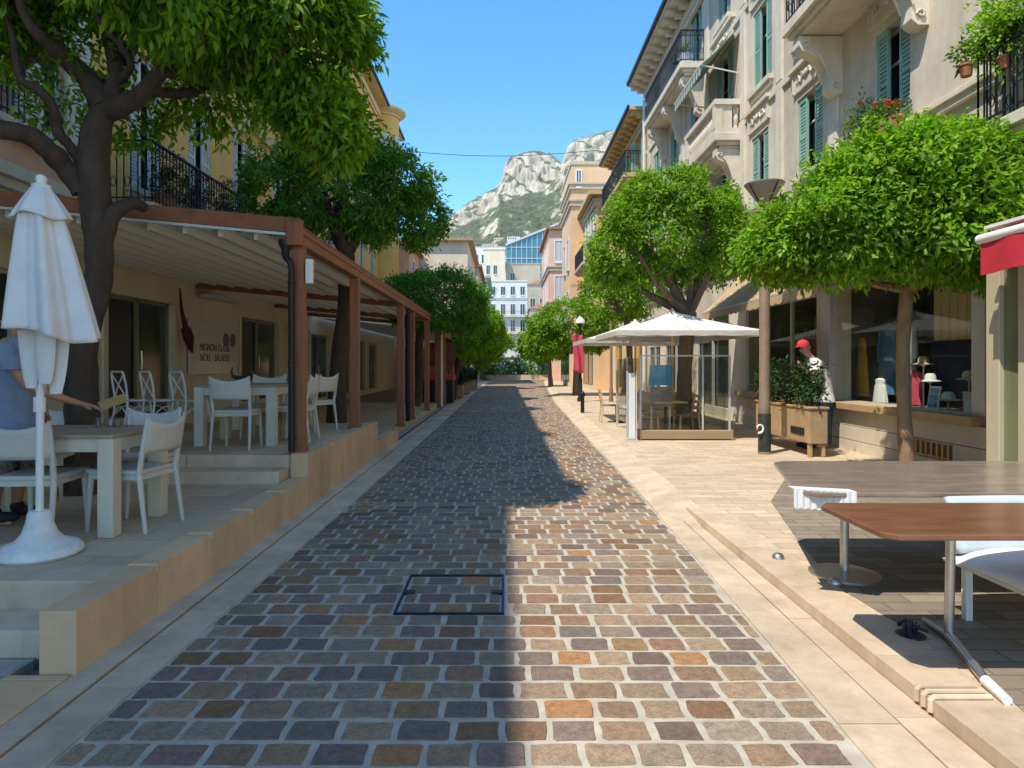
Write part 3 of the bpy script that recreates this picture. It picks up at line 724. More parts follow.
loft(b, [(-3.95,5.19,1.76,.09,.085),(-3.90,5.17,1.67,.085,.08),(-3.84,5.165,1.56,.085,.078)], 18, seed=2); loft(b, [(-3.97,5.54,1.76,.085,.085),(-3.98,5.575,1.66,.08,.078),(-3.985,5.60,1.54,.08,.076)], 18, seed=3)
b.build('t_shirt', M['shirt'], p1, smooth=True)
b = MB(); loft(b, [(-4.0,5.36,1.20,.17,.165),(-4.0,5.36,1.04,.175,.19),(-4.0,5.36,.98,.17,.195)], seed=4)
loft(b, [(-4.01,5.265,1.06,.125,.11),(-4.015,5.25,.90,.12,.10),(-4.02,5.245,.72,.115,.095)], 20, seed=5); loft(b, [(-4.01,5.46,1.06,.125,.11),(-4.005,5.475,.90,.12,.10),(-4.0,5.48,.72,.115,.095)], 20, seed=6)
b.build('shorts', M['shorts'], p1, smooth=True)
for yy in (5.23, 5.48):
    b = MB(); b.ball((-3.965, yy, .385), (.13,.05,.045), 8); b.ball((-4.04, yy, .42), (.055,.05,.05), 8); b.build('shoe', M['shoe'], p1, smooth=True)
person_head((-3.86,5.34,1.985), (.9,.25,-.2), M['skin'], p1, M['hair'], .098)
b = MB(); b.obox((-3.245, 5.475, 1.285), (.20,.15,.004), (R(25),R(-20),R(35))); o = b.build('menu_card', M['card'])
tag(o, 'folded brown card held over the table by the reaching hand', 'card')
# ------------------------------------------------------------------ pergola
PX0 = -2.35
zf = lambda x: 3.05 + .092*(PX0-x)
pg = thing('pergola', 'long rust brown timber pergola with a pleated cream canvas roof', 'pergola', (-2.35, 7.55, .6))
posts = [(7.56,.60,.14),(10.4,.60,.14),(15.0,.2,.15),(16.9,.2,.12),(20.1,.2,.15),(23.5,.05,.2)]
for y, zb, wd in posts:
    b = MB(); b.box(PX0-wd/2, PX0+wd/2, y-wd/2, y+wd/2, zb-.02, 2.95); b.box(PX0-wd/2-.02, PX0+wd/2+.02, y-wd/2-.02, y+wd/2+.02, zb-.02, zb+.05); b.build('post', M['rust_wood'], pg, bev=.008)
b = MB(); b.box(PX0-.07, PX0+.07, 7.40, 24.2, 2.951, 3.13); b.build('edge_beam', M['rust_wood_h'], pg, bev=.01)
b = MB(); b.box(PX0+.071, PX0+.085, 7.42, 24.2, 3.06, 3.12); b.box(PX0-.05, PX0+.08, 7.41, 24.2, 3.131, 3.15); b.build('drip_trim', M['rust_wood'], pg)
b = MB(); b.bar((PX0+.06,7.47,3.15),(-6.98,7.47,3.15+.092*4.69),.13,.17); b.build('end_beam', M['rust_wood_h'], pg, bev=.008)
b = MB(); b.bar((PX0-.02,7.40,3.05),(-6.98,7.40,3.05+.092*4.63),.02,.03); b.build('end_trim', M['alu'], pg)
b = MB(); b.box(PX0-.09, PX0+.09, 7.36, 7.45, 2.93, 3.2); b.build('corner_bracket', M['rust_wood'], pg, bev=.01)
for y in (15.0, 20.1, 23.5):
    b = MB(); b.bar((PX0-.08,y,2.96),(-6.98,y,2.96+.092*4.55),.09,.12); b.build('rafter', M['rust_wood_h'], pg)
def roof(u, v):
    x = PX0-.10 + (-6.95-PX0+.10)*u
    s = (u*11) % 1.0
    return (x, 7.62+16.4*v, zf(x) + .075 - .075*math.sin(math.pi*s)**.8)
b = MB(); b.grid(roof, 110, 24); b.build('canvas_roof', M['fabric_roof'], pg, smooth=True, solid=.006)
b = MB()
for i in range(0, 12):
    x = PX0-.10 + (-6.95-PX0+.10)*i/11; b.bar((x,7.6,zf(x)-.01),(x,24,zf(x)-.01),.045,.11)
b.build('roof_battens', M['lamp_white'], pg)
b = MB(); b.tube([(-2.46,7.44,2.93),(-2.46,7.44,2.84),(-2.45,7.42,2.80),(-2.40,7.41,2.74),(-2.385,7.41,2.66),(-2.385,7.41,.62)], [.05,.045,.04,.036,.036,.036], 10); b.lathe((-2.46,7.44,2.9),[(.06,0),(.08,.05),(.08,.1)],12)
for z in (.75,1.6,2.5): b.tube([(-2.385,7.41,z),(-2.385,7.41,z+.03)], .044, 10)
b.build('downpipe', M['metal_dark'], pg, smooth=True)
b = MB(); b.tube([(-2.36,16.2,.2),(-2.36,16.2,2.95)], .055, 8); b.build('downpipe', M['metal_dark'], pg, smooth=True)
b = MB(); b.box(-2.27,-2.19,7.53,7.60,2.52,2.80); f = b.build('wall_light', M['lamp_white'], pg, bev=.01)
b = MB(); b.box(-2.285,-2.262,7.545,7.585,2.6,2.72); b.build('light_bracket', M['metal_dark'], f)
b = MB(); b.box(-6.9,-6.6,15.0,16.6,3.12,3.2); b.box(-6.85,-6.65,15.05,16.55,3.10,3.122); b.build('heater', M['alu'], pg, bev=.01)
b = MB(); b.box(PX0+.1, PX0+.16, 23.6, 23.7, .05, 2.9); b.build('end_post', M['lamp_white'], pg)

# hung things in the pergola
mb_ = thing('menu_board', 'glossy cream menu board with dark lettering hung on the restaurant wall', 'sign', (-6.96, 15.8, 1.35))
b = MB(); b.box(-6.965, -6.93, 14.55, 17.1, 1.36, 2.62); b.build('panel', M['board_white'], mb_, bev=.006)
def text(name, s, size, loc, rot, mat, parent, ext=.003, align='CENTER', sx=1):
    c = bpy.data.curves.new(name, 'FONT'); c.body = s; c.size = size; c.extrude = ext; c.align_x = align; c.align_y = 'CENTER'
    o = bpy.data.objects.new(name, c); col.objects.link(o); c.materials.append(mat)
    bpy.context.view_layer.update()
    me = bpy.data.meshes.new_from_object(o.evaluated_get(bpy.context.evaluated_depsgraph_get()))
    bpy.data.objects.remove(o); bpy.data.curves.remove(c); o = bpy.data.objects.new(name, me); col.objects.link(o)
    o.parent = parent; o.location = Vector(loc)-abs_loc(parent); o.rotation_euler = rot; o.scale = (sx,1,1)
    return o
text('lettering', 'MIGNON CLASSE\nNOEL - SALADES', .24, (-6.925, 15.85, 1.86), (R(90),0,R(90)), M['ink'], mb_, sx=.9)
for yy in (16.45, 16.85):
    b = MB(); b.tube([(-6.932,yy,2.2),(-6.92,yy,2.2)], .17, 20); b.build('round_badge', M['ink'], mb_)
b = MB()
b.tube([(-6.85,13.95,3.2),(-6.84,14.0,2.75),(-6.80,14.1,2.35)], [.02,.035,.06], 8); b.tube([(-6.80,14.1,2.36),(-6.78,14.2,2.15),(-6.8,14.32,1.95),(-6.8,14.4,1.85)], [.10,.11,.06,.02], 8)
tag(b.build('furled_flag', pmat('dark_red_cloth',(.09,.02,.018),.9,.2,12,.3,80), smooth=True), 'small dark red furled flag hanging from the ceiling beside the menu board', 'flag')
b = MB(); b.ball((-3.35,8.45,1.40), (.075,.06,.055), 8); b.ball((-3.35,8.40,1.375), (.045,.06,.035), 8)
for s in (-1,1): b.tube([(-3.35+s*.05,8.45,1.42),(-3.35+s*.12,8.45,1.44),(-3.35+s*.135,8.44,1.50),(-3.35+s*.11,8.43,1.57)], [.03,.024,.016,.005], 8)
tag(b.build('horned_ornament', M['horn'], smooth=True), 'dark bull head ornament with upturned horns on the second table', 'ornament')
# ------------------------------------------------------------------ trees and leaves
def quick_mesh(name, V, F, mat, parent=None):
    me = bpy.data.meshes.new(name); V = np.asarray(V, np.float32); F = np.asarray(F, np.int32)
    me.vertices.add(len(V)); me.vertices.foreach_set('co', V.ravel())
    k = F.shape[1]; me.loops.add(F.size); me.loops.foreach_set('vertex_index', F.ravel())
    me.polygons.add(len(F)); me.polygons.foreach_set('loop_start', np.arange(0, F.size, k, dtype=np.int32))
    me.update(calc_edges=True); me.materials.append(mat)
    o = bpy.data.objects.new(name, me); col.objects.link(o)
    if parent is not None: o.parent = parent
    return o

def leaf_cloud(blobs, nsp, per, L, Wd, seed, gate=-.12, nscale=1.3, down=.35, fill=.16, sprig=.10):
    """blobs: (x,y,z,rx,ry,rz). Sprigs of folded leaves spread through the outer part of the blobs."""
    rng = np.random.default_rng(seed)
    bl = np.array(blobs, float); area = (bl[:,3]*bl[:,5]+bl[:,4]*bl[:,5]+bl[:,3]*bl[:,4]); pb = area/area.sum()
    P = []; D = []
    n = int(nsp*2.6)
    which = rng.choice(len(bl), n, p=pb); d = rng.normal(size=(n,3)); d /= np.linalg.norm(d,axis=1)[:,None]
    rad = 1 - np.abs(rng.normal(size=n))*fill; rad = np.where(rng.random(n) < .07, 1+rng.random(n)*.14, rad)
    for i in range(n):
        b = bl[which[i]]; dv = d[i]
        bump = 1 + .30*noise.noise(Vector((dv[0]*2.3+seed, dv[1]*2.3+which[i]*3.1, dv[2]*2.3))) + .14*noise.noise(Vector((dv[0]*6, dv[1]*6+seed, dv[2]*6+which[i])))
        p = b[:3] + dv*b[3:6]*rad[i]*bump
        if noise.noise(Vector((p[0]*nscale+seed*1.7, p[1]*nscale, p[2]*nscale))) < gate: continue
        q = (p-bl[:,:3])/bl[:,3:6]; dd = (q*q).sum(1); dd[which[i]] = 9
        if dd.min() < .45: continue
        P.append(p); D.append(dv/ b[3:6])
        if len(P) >= nsp: break
    P = np.array(P); D = np.array(D); D /= np.linalg.norm(D,axis=1)[:,None]
    m = len(P); P = np.repeat(P, per, 0); D = np.repeat(D, per, 0); T = m*per
    off = rng.normal(size=(T,3))*sprig*.6; P = P + off
    t = D*.75 + rng.normal(size=(T,3))*.65; t[:,2] -= down; t /= np.linalg.norm(t,axis=1)[:,None]
    up = D*.6 + np.array([0,0,.9]) + rng.normal(size=(T,3))*.45
    nrm = up - t*(up*t).sum(1)[:,None]; nrm /= np.linalg.norm(nrm,axis=1)[:,None]
    s = np.cross(t, nrm); l = (L*rng.uniform(.5,1.35,T))[:,None]; w_ = (Wd*rng.uniform(.75,1.2,T))[:,None]
    fold = rng.uniform(.1,.5,T)[:,None]
    v0 = P; v2 = P + t*l - nrm*l*.12; mid = P + t*l*.45
    v1 = mid + s*w_*.5 + nrm*w_*fold*.5; v3 = mid - s*w_*.5 + nrm*w_*fold*.5
    V = np.stack([v0,v1,v2,v3],1).reshape(-1,3)
    base = np.arange(T)*4
    F = np.concatenate([np.stack([base,base+1,base+2],1), np.stack([base,base+2,base+3],1)])
    return V, F

def wob(pts, amp, seed):
    """adds bends to a limb"""
    rnd = random.Random(seed); out = [Vector(pts[0])]
    for a, b_ in zip(pts, pts[1:]):
        a = Vector(a); b_ = Vector(b_)
        m = (a+b_)/2 + Vector((rnd.uniform(-1,1),rnd.uniform(-1,1),rnd.uniform(-.5,.5)))*amp*(b_-a).length
        out += [m, b_]
    return out

def smooth_path(pts, rad, n=4):
    pts = [Vector(p) for p in pts]; P = []; Q = []
    for i in range(len(pts)-1):
        p0 = pts[max(i-1,0)]; p1 = pts[i]; p2 = pts[i+1]; p3 = pts[min(i+2,len(pts)-1)]
        for k in range(n):
            t = k/n
            P.append(.5*((2*p1)+(p2-p0)*t+(2*p0-5*p1+4*p2-p3)*t*t+(3*p1-p0-3*p2+p3)*t**3)); Q.append(rad[i]+(rad[i+1]-rad[i])*t)
    P.append(pts[-1]); Q.append(rad[-1])
    return P, Q

def limb(mb, pts, rad, n=9, seed=0, lump=.07):
    P, Q = smooth_path(pts, rad); rnd = random.Random(seed)
    mb.tube(P, [q*(1+rnd.uniform(-lump,lump)) for q in Q], n)

def tree(name, label, group, base, fork_z, r0, blobs, nsp, per, L, Wd, seed, leaf, bark, limbs=7, lean=(0,0), **kw):
    rnd = random.Random(seed)
    root = thing(name, label, 'tree', base, 0, group)
    B = Vector(base); mb = MB(); F = Vector((B.x+lean[0], B.y+lean[1], fork_z))
    limb(mb, [B-Vector((0,0,.05)), B+(F-B)*.35+Vector((rnd.uniform(-.06,.06),0,0)), B+(F-B)*.7+Vector((rnd.uniform(-.08,.08),0,0)), F], [r0*1.25, r0*.95, r0*.9, r0*.95], 10, seed)
    bl = np.array(blobs); C = Vector(tuple(bl[:,:3].mean(0)))
    for i in range(limbs):
        b = blobs[i % len(blobs)]; a = 2*math.pi*i/limbs + rnd.uniform(-.4,.4)
        tip = Vector((b[0]+b[3]*.6*math.cos(a), b[1]+b[4]*.6*math.sin(a), b[2]+b[5]*rnd.uniform(-.1,.45)))
        m1 = F.lerp(tip, .35)+Vector((rnd.uniform(-.15,.15),rnd.uniform(-.15,.15),rnd.uniform(-.12,.1))); m2 = F.lerp(tip, .7)+Vector((rnd.uniform(-.15,.15),rnd.uniform(-.15,.15),rnd.uniform(0,.2)))
        limb(mb, [F-Vector((0,0,.06)), m1, m2, tip], [r0*.62, r0*.45, r0*.3, r0*.1], 7, seed+i)
        for q in range(3):
            s0 = m1.lerp(tip, rnd.uniform(.1,.8)); e = s0 + Vector((rnd.uniform(-1,1)*b[3],rnd.uniform(-1,1)*b[4],rnd.uniform(-.1,.7)*b[5]))*.55
            limb(mb, [s0, s0.lerp(e,.5)+Vector((rnd.uniform(-.08,.08),rnd.uniform(-.08,.08),.05)), e], [r0*.24, r0*.16, r0*.06], 5, seed+i*7+q)
    mb.build('trunk', M[bark], root, smooth=True)
    V, Fc = leaf_cloud(blobs, nsp, per, L, Wd, seed, **kw)
    quick_mesh('crown', V-np.array(base), Fc, M[leaf], root)
    return root
GL = 'orange trees along the street'
# the big tree in front of the pergola: limbs follow the photograph
tb = Vector((-4.18, 6.6, .32))
t_ = thing('orange_tree', 'big dark trunked orange tree rising in front of the pergola beam', 'tree', tb, 0, GL)
mb = MB()
q = lambda px, py, y=6.6: ((px-504)*y/660, y, 1.6+(364-py)*y/660)
limb(mb, [q(86,500),q(83,440),q(82,400),q(79,345),q(92,305),q(99,275),q(99,245),q(96,210),q(93,165),q(97,130),q(106,104)], [.22,.165,.155,.165,.135,.125,.13,.14,.15,.13,.11], 14, 3, .05)
for i, (pts, rad) in enumerate([
    ([q(106,108),q(88,80),q(68,62,6.5),q(50,45,6.3),q(28,22,6.1),q(12,-20,6.0)], [.125,.105,.085,.065,.05,.03]),
    ([q(60,56,6.4),q(54,28,6.5),q(52,0,6.6),q(60,-40,6.6)], [.07,.055,.045,.03]),
    ([q(104,112),q(116,82),q(113,52,6.7),q(104,22,6.8),q(92,-30,6.9)], [.11,.085,.075,.06,.035]),
    ([q(108,110),q(138,98,6.4),q(163,70,6.3),q(190,50,6.2),q(225,46,6.1),q(256,18,6.0)], [.11,.085,.075,.06,.045,.025]),
    ([q(163,70,6.3),q(185,76,6.2),q(222,70,6.1),q(262,60,6.0),q(300,40,6.1)], [.06,.05,.045,.035,.02]),
    ([q(116,84),q(131,66,6.4),q(122,48,6.3),q(101,24,6.2),q(92,5,6.1)], [.05,.035,.03,.025,.02]),
    ([q(84,190),q(64,166,6.5),q(45,147,6.3),q(30,136,6.2),q(0,130,6.0),q(-40,136,5.8)], [.12,.105,.095,.085,.08,.065]),
    ([q(82,162),q(68,144,6.5),q(58,132,6.5),q(54,110,6.4),q(40,90,6.3),q(21,80,6.3),q(15,55,6.2),q(12,35,6.2),q(2,8,6.1)], [.06,.05,.055,.045,.045,.035,.035,.025,.02]),
    ([q(20,79,6.3),q(30,58,6.5),q(56,64,6.6)], [.03,.022,.015]),
    ([q(103,240),q(112,216),q(124,206,6.7),q(135,203,6.8),q(143,207,7.0)], [.10,.085,.07,.062,.055]),
    ([q(112,104),q(150,92,6.7),q(182,94,6.8),q(206,84,6.9),q(218,58,7.0),q(214,30,7.0)], [.08,.06,.05,.045,.035,.025]),
    ([q(206,88,6.9),q(240,76,7.0),q(280,92,7.0),q(310,80,7.0)], [.04,.035,.028,.018]),
    ([q(108,104),q(125,60,7.0),q(145,20,7.3),q(170,-40,7.5)], [.09,.07,.055,.03]),
    ]): limb(mb, pts, rad, 9, 20+i, .08)
mb.build('trunk', M['bark_dark'], t_, smooth=True)
bb = lambda px, py, y, rx_, ry_, rz_: (*q(px, py, y), rx_, ry_, rz_)
blobs = [bb(300,30,6.4,.62,.8,.62), bb(318,95,6.5,.36,.5,.42), bb(232,10,6.2,.75,.8,.62), bb(150,-40,6.4,.9,.9,.55), bb(55,-60,6.4,.8,.8,.50), bb(-25,-30,6.2,.5,.7,.6),
         bb(150,-5,5.3,.55,.4,.24), bb(120,-70,6.5,.9,.9,.45), bb(335,128,6.5,.26,.35,.30), bb(345,60,6.4,.28,.4,.4), bb(222,50,7.3,.45,.5,.34)]
V, F = leaf_cloud(blobs, 7600, 6, .125, .05, 11, gate=-.08, nscale=1.5, down=.75, fill=.15, sprig=.12)
blobs2 = [bb(75,105,6.9,.55,.4,.42), bb(30,40,6.5,.6,.4,.42), bb(95,45,6.9,.6,.5,.55), bb(130,128,7.3,.3,.3,.2), bb(165,100,7.4,.4,.4,.32), bb(262,105,7.0,.4,.4,.24), bb(300,125,6.8,.35,.4,.25), bb(215,105,7.2,.5,.4,.3)]
V2, F2 = leaf_cloud(blobs2, 560, 5, .115, .046, 12, gate=-.0, nscale=2.2, down=.6, fill=.4, sprig=.14)
quick_mesh('crown', np.concatenate([V, V2])-np.array(tb), np.concatenate([F, F2+len(V)]), M['leaf_near'], t_)

# trees through the pergola roof and beyond, left side
tree('orange_tree', 'dark green orange tree growing through the pergola roof before the ochre house', GL, (-3.3,13.0,.2), 3.75, .17,
     [(-3.25,13.0,4.95,1.55,1.35,.85),(-4.15,12.8,4.95,.9,1.0,.75),(-2.35,12.9,4.75,.85,1.0,.72),(-3.2,12.8,5.5,1.1,1.0,.55),(-1.85,13.1,4.5,.75,.8,.6),(-2.0,12.8,5.1,.7,.8,.5)], 4200, 6, .115, .05, 21, 'leaf_dark', 'bark_dark', 8, (.2,0), down=.45, gate=-.08, nscale=1.9, fill=.16)
tree('orange_tree', 'round clipped dark orange tree hanging over the far end of the pergola', GL, (-3.0,22.0,.1), 3.0, .16,
     [(-2.2,22,3.75,1.55,1.4,.95),(-3.1,22,3.7,.9,1.1,.8),(-1.35,22.2,3.4,.75,.9,.75)], 4200, 6, .12, .055, 22, 'leaf_dark', 'bark_dark', 6, (.3,0), down=.4, gate=-.4, fill=.08)
tree('orange_tree', 'light green clipped tree next to the dark round one on the left', GL, (-2.3,29.0,.1), 2.6, .15,
     [(-1.35,29,3.3,1.15,1.3,1.05),(-.75,29.3,2.9,.75,.9,.85),(-1.6,28.6,2.7,.9,.9,.8)], 2900, 6, .14, .065, 23, 'leaf_yellow_sunlit', 'bark_dark', 5, (.3,0), down=.35, gate=-.4, fill=.08)
tree('orange_tree', 'smallest leafy tree at the far left end of the street', GL, (-1.9,42.0,.1), 2.4, .15,
     [(-.9,42,3.0,1.25,1.2,1.0),(-1.7,42,2.6,1.1,1.2,1.1)], 1500, 6, .19, .085, 24, 'leaf_yellow_sunlit', 'bark_dark', 4, (.2,0), down=.35, gate=-.4, fill=.08)
# right side
tree('orange_tree', 'broad bright orange tree with a bent tan trunk outside the display window', GL, (4.92,8.0,.078), 2.55, .085,
     [(4.95,8.0,3.45,1.25,1.1,.66),(4.05,8.0,3.18,.92,.95,.52),(5.9,8.0,3.25,.95,.95,.66),(4.75,7.9,3.85,1.0,.9,.45),(5.5,8.1,3.95,.85,.8,.42),(3.45,8.1,3.0,.5,.7,.36),(6.5,8.0,3.2,.5,.7,.5),(5.0,7.6,3.02,.8,.7,.40),(5.85,7.5,2.95,.8,.6,.42),(6.3,7.7,3.1,.6,.6,.45),(5.15,8.0,3.95,.8,.8,.4)], 10500, 6, .105, .048, 31, 'leaf_sun', 'bark_tan', 9, (-.03,0), down=.25, gate=-.38, nscale=2.2, fill=.17)
tree('orange_tree', 'tall domed orange tree with many forking limbs behind the open parasol', GL, (4.0,14.6,.078), 2.75, .17,
     [(3.7,14.6,4.55,1.45,1.3,1.05),(2.75,14.6,4.1,.85,1.0,.75),(4.65,14.6,4.35,.9,1.0,.85),(3.7,14.5,5.2,1.1,1.0,.62),(2.35,14.7,3.75,.45,.6,.45)], 5600, 6, .11, .05, 32, 'leaf_sun', 'bark', 9, (.1,0), down=.3, gate=-.12, nscale=1.9, fill=.17)
tree('orange_tree', 'thin trunked lighter tree half hidden behind the tall domed one', GL, (4.1,21.0,.078), 3.0, .10,
     [(3.7,21,3.9,.9,.9,.8),(3.1,21,3.7,.7,.7,.7),(4.4,21,3.9,.8,.8,.8)], 900, 6, .15, .065, 33, 'leaf_sun', 'bark', 6, (-.2,0), down=.3, gate=-.1, fill=.2)
tree('orange_tree', 'wide low clipped tree beyond the red banner on the right', GL, (3.5,32.0,.078), 2.5, .16,
     [(3.3,32,3.45,1.9,1.6,1.15),(2.2,32,2.9,1.1,1.2,.95),(4.3,32,3.3,1.2,1.3,1.05)], 3000, 6, .17, .075, 34, 'leaf_sun', 'bark', 6, (0,0), down=.3, gate=-.4, fill=.08)
tree('orange_tree', 'farthest right hand tree leaning over the end of the cobbles', GL, (3.2,45.0,.078), 2.4, .15,
     [(2.3,45,2.9,1.3,1.3,1.0),(3.3,45,3.1,1.2,1.3,1.1)], 1100, 6, .24, .11, 35, 'leaf_sun', 'bark', 4, (-.2,0), down=.35, gate=-.4, fill=.08)

def bush(parent, name, blobs, nsp, per, L, Wd, seed, leaf, **kw):
    V, F = leaf_cloud(blobs, nsp, per, L, Wd, seed, **kw)
    return quick_mesh(name, V-np.array(abs_loc(parent)), F, M[leaf], parent)
# ------------------------------------------------------------------ buildings along the street
def facade(mb, X, side, y0, y1, z0, z1, ops, rev=.25, m=0):
    ys = sorted({y0, y1, *[o[0] for o in ops], *[o[1] for o in ops]}); zs = sorted({z0, z1, *[o[2] for o in ops], *[o[3] for o in ops]})
    ys = [y for y in ys if y0 <= y <= y1]; zs = [z for z in zs if z0 <= z <= z1]
    for a, b_ in zip(ys, ys[1:]):
        for c, d in zip(zs, zs[1:]):
            my, mz = (a+b_)/2, (c+d)/2
            if any(o[0] < my < o[1] and o[2] < mz < o[3] for o in ops): continue
            mb.add([(X,a,c),(X,b_,c),(X,b_,d),(X,a,d)], [(0,1,2,3)], m)
    xi = X - side*rev
    for a, b_, c, d in ops:
        mb.add([(X,a,c),(X,b_,c),(xi,b_,c),(xi,a,c)], [(0,1,2,3)], m); mb.add([(X,a,d),(X,b_,d),(xi,b_,d),(xi,a,d)], [(0,1,2,3)], m)
        mb.add([(X,a,c),(X,a,d),(xi,a,d),(xi,a,c)], [(0,1,2,3)], m); mb.add([(X,b_,c),(X,b_,d),(xi,b_,d),(xi,b_,c)], [(0,1,2,3)], m)
def body(mb, X, side, y0, y1, z0, z1, depth, m=0):
    x2 = X - side*depth
    for y in (y0, y1): mb.add([(X,y,z0),(x2,y,z0),(x2,y,z1),(X,y,z1)], [(0,1,2,3)], m)
    mb.add([(x2,y0,z0),(x2,y1,z0),(x2,y1,z1),(x2,y0,z1)], [(0,1,2,3)], m)
    mb.add([(X,y0,z1),(x2,y0,z1),(x2,y1,z1),(X,y1,z1)], [(0,1,2,3)], m)

def window(parent, X, side, yc, w_, z0, z1, rev=.2, frame='white_paint', pane='pane', shut=None, sill='stone_trim', ang=10, arch=False):
    y0, y1 = yc-w_/2, yc+w_/2; x = X - side*rev*.75; t = .06
    b = MB(); xa, xb = sorted((x-.025, x+.025))
    b.box(xa,xb,y0+.002,y0+t,z0+.002,z1-.002); b.box(xa,xb,y1-t,y1-.002,z0+.002,z1-.002); b.box(xa,xb,y0+t,y1-t,z0+.002,z0+t); b.box(xa,xb,y0+t,y1-t,z1-t,z1-.002)
    b.box(xa-.004,xb+.004,yc-.035,yc+.035,z0+t,z1-t); zt = z0+(z1-z0)*.68
    b.box(xa+.004,xb-.004,y0+t,yc-.036,zt-.02,zt+.02); b.box(xa+.004,xb-.004,yc+.036,y1-t,zt-.02,zt+.02)
    f = b.build('window', M[frame], parent)
    b = MB(); xp = x - side*.012; b.add([(xp,y0,z0),(xp,y1,z0),(xp,y1,z1),(xp,y0,z1)], [(0,1,2,3)]); b.build('pane', M[pane], f)
    if sill:
        b = MB(); xs = sorted((X-side*.05, X+side*.13)); b.box(*xs, y0-.1, y1+.1, z0-.12, z0-.004); b.box(*sorted((X+side*.002, X+side*.08)), y0-.06, y1+.06, z0-.22, z0-.121); b.build('sill', M[sill], f)
    if shut:
        sw = w_/2
        if ang < 0:
            for k, ya, yb in ((-1, y0+.004, y0+w_*.34), (1, y1-w_*.34, y1-.004)):
                b = MB(); bx = lambda a, c, za, zb, o=.0, th=.045: b.box(*sorted((X-side*(.03+o), X-side*(.03+o+th))), a, c, za, zb)
                bx(ya,ya+.05,z0+.01,z1-.01); bx(yb-.05,yb,z0+.01,z1-.01)
                for za, zb in ((z0+.01,z0+.1),((z0+z1)/2-.04,(z0+z1)/2+.04),(z1-.1,z1-.01)): bx(ya+.05,yb-.05,za,zb)
                for i in range(int((z1-z0)/.07)):
                    z = z0+.105+i*.07
                    if z < z1-.15 and abs(z+.02-(z0+z1)/2) > .065: bx(ya+.05,yb-.05,z,z+.042,.012,.02)
                bx(ya+.05,yb-.05,z0+.1,z1-.1,.034,.006)
                b.build('shutter', M[shut], f)
        for k, yh in () if ang < 0 else ((-1,y0-.01),(1,y1+.01)):
            b = MB(); a = R(ang); dy, dx = k*math.cos(a), side*math.sin(a)
            hx = X+side*.035
            P_ = lambda u, o=0: (hx+dx*u+side*o*math.cos(a), yh+dy*u-k*0*o)
            def pbox(u0,u1,za,zb,th=.04):
                pts = [P_(u0,-th/2),P_(u1,-th/2),P_(u1,th/2),P_(u0,th/2)]
                b.prism(pts, lambda a_, b__, t_: (a_, b__, t_), za, zb)
            pbox(0,.06,z0,z1); pbox(sw-.06,sw,z0,z1)
            for za, zb in ((z0,z0+.09),((z0+z1)/2-.04,(z0+z1)/2+.04),(z1-.09,z1)): pbox(.06,sw-.06,za,zb)
            nl = int((z1-z0)/.075)
            for i in range(nl):
                z = z0+.09+i*.075
                if z < z1-.12 and abs(z-(z0+z1)/2) > .06: pbox(.06,sw-.06,z,z+.045,.022)
            b.build('shutter', M[shut], f)
    return f

def railing(parent, p, q, h, sp=.11, mat='metal_dark', curl=True):
    p = Vector(p); q = Vector(q); n = max(2, int((q-p).length/sp)); b = MB(); up = Vector((0,0,1)); d = (q-p).normalized()
    b.bar(p+up*h, q+up*h, .05, .03); b.bar(p+up*.08, q+up*.08, .03, .02); b.bar(p+up*(h-.16), q+up*(h-.16), .025, .015)
    for i in range(n+1):
        c = p.lerp(q, i/n); b.bar(c, c+up*h, .016, .016)
        if curl and i < n:
            m_ = p.lerp(q, (i+.5)/n); b.tube([m_+up*(h-.08)+(d*math.cos(t)+up*math.sin(t))*sp*.38 for t in [k*math.pi/4 for k in range(8)]], .008, 4, closed=True)
            if i % 2 == 0: b.tube([m_+up*.36+(d*math.cos(t)*.7+up*math.sin(t)*1.5)*sp*.5 for t in [k*math.pi/5 for k in range(10)]], .008, 4, closed=True)
    return b.build('railing', M[mat], parent)

def console(parent, X, side, y, zt, proj, h, w_, mat):
    prof = [(0,0),(proj,0),(proj,-.16*h),(proj*.93,-.26*h),(proj*.75,-.30*h),(proj*.52,-.38*h),(proj*.38,-.55*h),(proj*.32,-.75*h),(proj*.33,-.92*h),(proj*.2,-h),(0,-h)]
    b = MB(); b.prism(prof, lambda a, c, t: (X+side*a, y+t, zt+c), -w_/2, w_/2)
    for t in (-w_/2-.02, w_/2+.02):
        b.tube([(X+side*(proj*.83+proj*.10*math.cos(k*.7)*(1-k/11)), y+t, zt-.15*h+proj*.10*math.sin(k*.7)*(1-k/11)) for k in range(10)], .022, 6)
        b.tube([(X+side*(.16*proj+proj*.09*math.cos(k*.7)*(1-k/11)), y+t, zt-.86*h+proj*.09*math.sin(k*.7)*(1-k/11)) for k in range(10)], .02, 6)
        b.tube([(X+side*(proj*(.70-.4*s_)), y+t, zt-h*(.24+.5*s_**1.6)) for s_ in [k/6 for k in range(7)]], .025, 6)
    return b.build('console', M[mat], parent, bev=.01)

def slab(parent, X, side, y0, y1, z, proj, mat, th=.16, name='balcony'):
    b = MB(); b.box(*sorted((X-side*.0+side*.002, X+side*proj)), y0, y1, z-th, z); b.box(*sorted((X+side*.002, X+side*(proj-.08))), y0+.08, y1-.08, z-th-.09, z-th-.002); b.box(*sorted((X+side*.002, X+side*(proj-.16))), y0+.16, y1-.16, z-th-.16, z-th-.092)
    return b.build(name, M[mat], parent, bev=.012)

